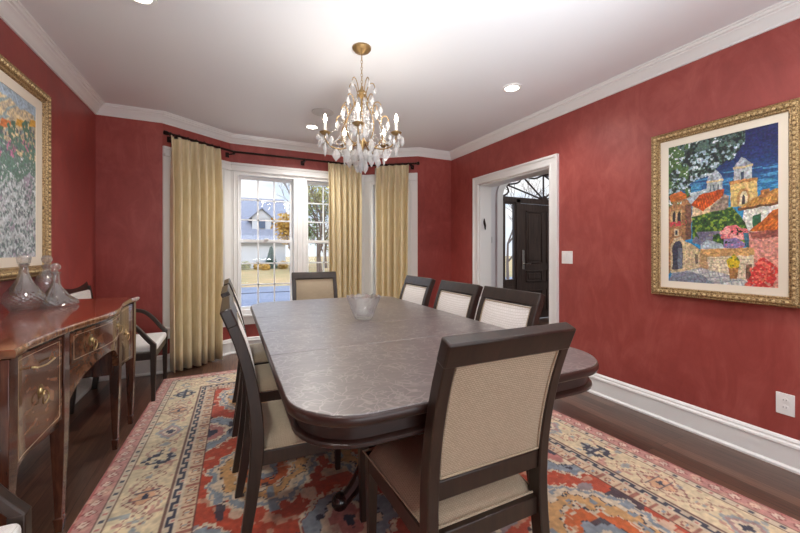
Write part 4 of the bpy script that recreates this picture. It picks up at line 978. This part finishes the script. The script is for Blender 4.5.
can(2.1,.5,CE*1.2,'recessed ceiling light behind the viewer on the right'); can(-.4,.4,CE*1.2,'recessed ceiling light behind the viewer on the left'); can(.85,-1.2,CE*1.2,'recessed ceiling light behind the viewer in the middle')
b = MB(); b.lathe([(0,-.008),(.09,-.008),(.105,-.004),(.107,-.0005),(0,-.0005)], 40, (.815,3.46,ZC)); b.cur = 0
tag(b.build('ceiling_speaker', plain('speaker_grille',(206,206,206),.7)), 'flat round pale speaker grille in the ceiling behind the chandelier', 'speaker')

# ------------------------------------------------------------------ switch and outlet
def wallplate(y, z, w, h, name, label, cat, kind):
    root = empty(name, (XR,y,z), 0, label=label, cat=cat)
    b = MB(); b.box(-.006,0,-w/2,w/2,-h/2,h/2); b.build('plate', M['plastic'], root, bevel=.002)
    if kind == 'switch':
        for dy in (-.025,.025): b = MB(); b.box(-.011,-.006,dy-.012,dy+.012,-.032,.032); b.build('rocker', M['plastic'], root, bevel=.002)
    else:
        dk = plain('slot_dark',(60,58,56),.5)
        for s in (-1,1):
            b = MB(); b.lathe([(0,0),(.016,0),(.0165,.003),(0,.004)], 20, (-.0055,0,s*.02), Matrix.Rotation(-PI/2,3,'Y')); f = b.build('socket', M['plastic'], root)
            b = MB()
            for dy in (-.006,.006): b.box(-.0102,-.0094,dy-.001,dy+.001,s*.02-.001,s*.02+.007)
            b.build('slot', dk, f, smooth=0)
wallplate(2.285,1.142,.115,.115,'light_switch','white double light switch plate on the red wall right of the doorway','light switch','switch')
wallplate(.868,.352,.075,.118,'wall_outlet','white electrical outlet plate low on the red right wall','outlet','outlet')

# ------------------------------------------------------------------ outside
GZ = -.6
def outdoor(name, c0, c1, scale=3):
    t = NT(name); co = t.coords((1,1,1)); n = t.noise(co, scale, 6, .65); n2 = t.noise(co, .12, 3); mx = t.n('ShaderNodeMix'); mx.inputs[0].default_value = .5; t.l(n,0,mx,2); t.l(n2,0,mx,3)
    r = t.ramp(mx,0,[(.35,lin(c0)),(.62,lin(c1))]); t.l(r,0,t.b,'Base Color'); t.set(Roughness=.95); return t.m
M['lawn'] = outdoor('dry_lawn', (116,108,56), (166,130,84), 1.4); M['road'] = outdoor('asphalt', (92,94,102), (116,116,124), 6)
b = MB(); b.box(-70,90,19,120,GZ-.3,GZ); struct(b.build('lawn', M['lawn'], smooth=0))
b = MB(); b.box(-70,90,5.2,16.5,GZ-.32,GZ-.02); b.box(-70,90,16.5,19,GZ-.3,GZ+.02); struct(b.build('road', M['road'], smooth=0))
def leaves(b, c, r, n, size, rs, flat=.8):
    for _ in range(n):
        d = Vector((rs.gauss(0,1),rs.gauss(0,1),rs.gauss(0,1)*flat)).normalized()*r*rs.random()**.4; p = Vector(c)+d
        a = Vector((rs.uniform(-1,1),rs.uniform(-1,1),rs.uniform(-1,1))).normalized(); q = a.orthogonal().normalized(); s = size*rs.uniform(.6,1.3)
        b.add([p-a*s,p+q*s*.6,p+a*s,p-q*s*.6],[(0,1,2,3)])
def branch(b, p, d, L, r, lev, rs, tips):
    q = p+d*L; mid = p+d*L*.5+Vector((rs.uniform(-1,1),rs.uniform(-1,1),0))*L*.06; b.tube([p,mid,q],[r,r*.8,r*.62],6); 
    if lev == 0: tips.append(q); return
    for k in range(3 if lev > 1 else 4):
        dd = (d+Vector((rs.uniform(-1,1),rs.uniform(-1,1),rs.uniform(-.3,.8)))*.75).normalized(); branch(b, q if k else mid, dd, L*rs.uniform(.6,.8), r*.58, lev-1, rs, tips)
bark = plain('bark',(104,88,76),.9)
def leafm(name, a, c): return outdoor(name, a, c, 2)
LM = {'green':leafm('green_leaves',(70,88,50),(120,130,72)), 'gold':leafm('golden_leaves',(158,120,50),(206,164,80)), 'olive':leafm('olive_leaves',(120,116,62),(168,158,92)), 'fir':leafm('fir_needles',(44,70,56),(76,104,80))}
def tree(name, x, y, h, kind, lev, seed, label, cat, lr=1.0, n=60, tr=.16):
    rs = random.Random(seed); root = empty(name, (x,y,GZ), 0, label=label, cat=cat); b = MB(); tips = []
    branch(b, Vector((0,0,0)), Vector((0,0,1)), h*.32, tr, lev, rs, tips); b.build('trunk', bark, root)
    if kind:
        f = MB()
        for t in tips[::max(1,len(tips)//40)]: leaves(f, t, lr, n, .16, rs)
        f.build('foliage', LM[kind], root, smooth=0)
tree('autumn_tree', 4.9, 33, 5.6, 'gold', 3, 5, 'golden-leaved tree on the lawn right of the grey-roofed house', 'tree', .8, 40, .12)
tree('garden_tree', 9.2, 37.5, 8.5, 'green', 3, 8, 'green leafy tree rising behind the golden tree outside', 'tree', 1.3, 60, .16)
tree('bare_tree', 5.1, 23, 8.5, None, 5, 12, 'bare-branched tree seen through the upper right panes of the main window', 'tree', tr=.08)
tree('bare_tree', 6.9, 30, 9.5, 'olive', 4, 21, 'thinly leaved tree seen through the narrow window beside the curtain', 'tree', .7, 12, .15)
tree('leafy_tree', 12.5, 44, 6.5, 'olive', 3, 31, 'low olive-green tree far off through the narrow window', 'tree', 1.2, 50)
tree('bare_tree', 15.0, 16.5, 7, None, 5, 44, 'bare tree outside the front door sidelight', 'tree', tr=.10)
rs = random.Random(3)
b = MB()
for i in range(14): z = .1+i*.16; leaves(b, (0,0,z), .72*(1-i/15), 120, .08, rs, .3)
fir = empty('fir_shrub', (3.8,38.5,GZ), 0, label='small dark green conical fir in front of the white house wall', cat='shrub'); b.build('foliage', LM['fir'], fir, smooth=0)
b = MB(); b.tube([(0,0,0),(0,0,1.8)],[.06,.02],6); b.build('trunk', bark, fir)
bushl = ['round yellowing bush at the foot of the house, leftmost of the row','low olive bush second from the left by the house','third bush of the row below the house wall','small yellow bush between the fir and the lawn','golden bush just right of the fir','yellow bush under the golden tree']
for i, (x, y, r_, kd) in enumerate(((.0,37.5,.75,'gold'),(1.35,37.6,.5,'olive'),(2.5,37.4,.45,'gold'),(3.0,35.5,.4,'gold'),(4.75,37.2,.5,'gold'),(6.4,37.5,.8,'gold'))):
    b = MB(); leaves(b, (0,0,r_*.7), r_, 500, .09, rs, .7); o = b.build('bush', LM[kd], smooth=0); o.location = (x,y,GZ); tag(o, bushl[i], 'bush', 'bushes along the neighbouring house')
# neighbour house
hs = empty('neighbour_house', (-1,40,GZ), 0, label='white house with a grey shingle roof and dormer across the lawn outside', cat='house')
hw_ = plain('house_siding',(186,184,182),.8); t = NT('grey_shingles'); co = t.coords((1,1,1)); br = t.n('ShaderNodeTexBrick'); br.inputs['Scale'].default_value = 3; br.inputs['Color1'].default_value = (*lin((124,124,130)),1); br.inputs['Color2'].default_value = (*lin((142,142,148)),1); br.inputs['Mortar'].default_value = (*lin((100,100,108)),1); br.inputs['Mortar Size'].default_value = .03; t.l(co,0,br,0); t.l(br,0,t.b,'Base Color'); t.set(Roughness=.9); shg = t.m
b = MB(); b.box(-9,6.4,0,8,0,2.9); b.prism([(0,2.9),(8,2.9),(4,7.4)], 6.2,6.4,'x'); b.build('wall', hw_, hs, smooth=0)
b = MB(); b.loft([[(x,-.5,2.75),(x,4,7.65),(x,8.5,2.75),(x,8.5,2.9),(x,4,7.85),(x,-.5,2.92)] for x in (-9.4,6.8)]); b.build('roof', shg, hs, smooth=0)
b = MB(); b.box(-9.4,6.8,-.62,-.5,2.72,2.94); b.box(6.8,6.9,-.5,4,2.7,2.95); b.build('gutter', M['white'], hs)
dm = MB(); dm.box(3.1,5.0,.6,3.5,3.8,5.3); dm.prism([(2.95,5.3),(5.15,5.3),(4.05,6.25)], .55,4,'y'); dmo = dm.build('dormer', hw_, hs, smooth=0)
b = MB(); b.box(3.75,4.4,.54,.6,4.2,5.15); b.build('dormer_window', plain('dark_window',(86,98,114),.2), dmo, smooth=0)
b = MB(); b.loft([[(x0,.35,5.22),(4.05,.35,6.42),(4.05,.35,6.28),(x0,.35,5.1)] if False else [(x0,y,5.22),(4.05,y,6.42),(4.05,y,6.28),(x0,y,5.08)] for x0,y in ((2.75,.35),(2.75,4))]); b.loft([[(5.35,y,5.22),(4.05,y,6.42),(4.05,y,6.28),(5.35,y,5.08)] for y in (.35,4)]); b.build('dormer_roof', shg, dmo, smooth=0)

# ------------------------------------------------------------------ world, sun, camera
w = bpy.data.worlds.new('sky'); SC.world = w; w.use_nodes = True; nt = w.node_tree; nt.nodes.clear()
out = nt.nodes.new('ShaderNodeOutputWorld'); bg = nt.nodes.new('ShaderNodeBackground'); tc = nt.nodes.new('ShaderNodeTexCoord'); sp = nt.nodes.new('ShaderNodeSeparateXYZ')
rm = nt.nodes.new('ShaderNodeValToRGB'); e = rm.color_ramp.elements; e[0].position = .0; e[0].color = (.86,.92,1,1); e[1].position = .7; e[1].color = (.30,.52,.95,1); x = e.new(.12); x.color = (.62,.78,1,1)
mp = nt.nodes.new('ShaderNodeMapping'); mp.inputs['Scale'].default_value = (1.5,1.5,5); nz = nt.nodes.new('ShaderNodeTexNoise'); nz.inputs['Scale'].default_value = 2.2; nz.inputs['Detail'].default_value = 6
cr_ = nt.nodes.new('ShaderNodeValToRGB'); cr_.color_ramp.elements[0].position = .45; cr_.color_ramp.elements[1].position = .62
mxw = nt.nodes.new('ShaderNodeMix'); mxw.data_type = 'RGBA'; mxw.inputs[7].default_value = (1,1,1,1)
nt.links.new(tc.outputs['Generated'], sp.inputs[0]); nt.links.new(sp.outputs[2], rm.inputs[0]); nt.links.new(tc.outputs['Generated'], mp.inputs[0]); nt.links.new(mp.outputs[0], nz.inputs[0]); nt.links.new(nz.outputs[0], cr_.inputs[0]); nt.links.new(cr_.outputs[0], mxw.inputs[0]); nt.links.new(rm.outputs[0], mxw.inputs[6]); upr = nt.nodes.new('ShaderNodeMapRange'); upr.interpolation_type = 'SMOOTHSTEP'; upr.inputs[1].default_value = .2; upr.inputs[2].default_value = .55; upr.inputs[3].default_value = .82; upr.inputs[4].default_value = 3.2
nt.links.new(sp.outputs[2], upr.inputs[0]); nt.links.new(upr.outputs[0], bg.inputs[1]); nt.links.new(mxw.outputs[2], bg.inputs[0]); nt.links.new(bg.outputs[0], out.inputs[0])
bg.inputs[1].default_value = 1.0
sd = bpy.data.lights.new('sun','SUN'); sd.energy = 1.2; sd.angle = R(1); sd.color = (1,.95,.86); so = bpy.data.objects.new('sun', sd); COL.objects.link(so); so.rotation_euler = (R(56),0,R(14))
hl = bpy.data.lights.new('hall_light','AREA'); hl.energy = 30; hl.size = .5; ho = bpy.data.objects.new('hall_light', hl); COL.objects.link(ho); ho.location = (4.9,2.8,HZ-.05)

# added unseen fill lamps: one broad rear panel, two aimed at the ceiling
rl = bpy.data.lights.new('rear_fill_light','AREA'); rl.shape = 'RECTANGLE'; rl.size = 3.6; rl.size_y = 2.2; rl.energy = 62; rl.color = (.86,.95,1); ro = bpy.data.objects.new('rear_fill_light', rl); COL.objects.link(ro); ro.location = (.83,-3.05,1.25); ro.rotation_euler = (R(108),0,0)
fl = bpy.data.lights.new('upward_fill_light','AREA'); fl.shape = 'DISK'; fl.size = .5; fl.energy = 34; fl.color = (.88,.96,1); fo = bpy.data.objects.new('upward_fill_light', fl); COL.objects.link(fo); fo.location = (.7,-.1,1.0); fo.rotation_euler = (R(180),0,0)
f2 = bpy.data.lights.new('ceiling_fill_spot','SPOT'); f2.energy = 220; f2.spot_size = R(72); f2.spot_blend = 1; f2.shadow_soft_size = .2; f2.color = (.92,.97,1); g2 = bpy.data.objects.new('ceiling_fill_spot', f2); COL.objects.link(g2); g2.location = (.6,-.35,1.15); g2.rotation_euler = Vector((.15,.72,.68)).to_track_quat('-Z','Y').to_euler()
cam = bpy.data.cameras.new('camera'); co_ = bpy.data.objects.new('camera', cam); COL.objects.link(co_); SC.camera = co_
cam.sensor_width = 36; cam.lens = 357/800*36; cam.shift_y = -15.5/800; cam.clip_start = .05; cam.clip_end = 300
co_.location = (0,0,1.2); co_.rotation_euler = (PI/2,0,-math.atan(170/357))
SC.view_settings.view_transform = 'Standard'; SC.view_settings.look = 'None'; SC.view_settings.gamma = 1; SC.view_settings.exposure = 0.5
SC.cycles.use_denoising = True; SC.cycles.max_bounces = 12; SC.cycles.diffuse_bounces = 6; SC.cycles.transmission_bounces = 10; SC.cycles.transparent_max_bounces = 24; SC.cycles.sample_clamp_indirect = 6; SC.cycles.caustics_reflective = False; SC.cycles.caustics_refractive = False
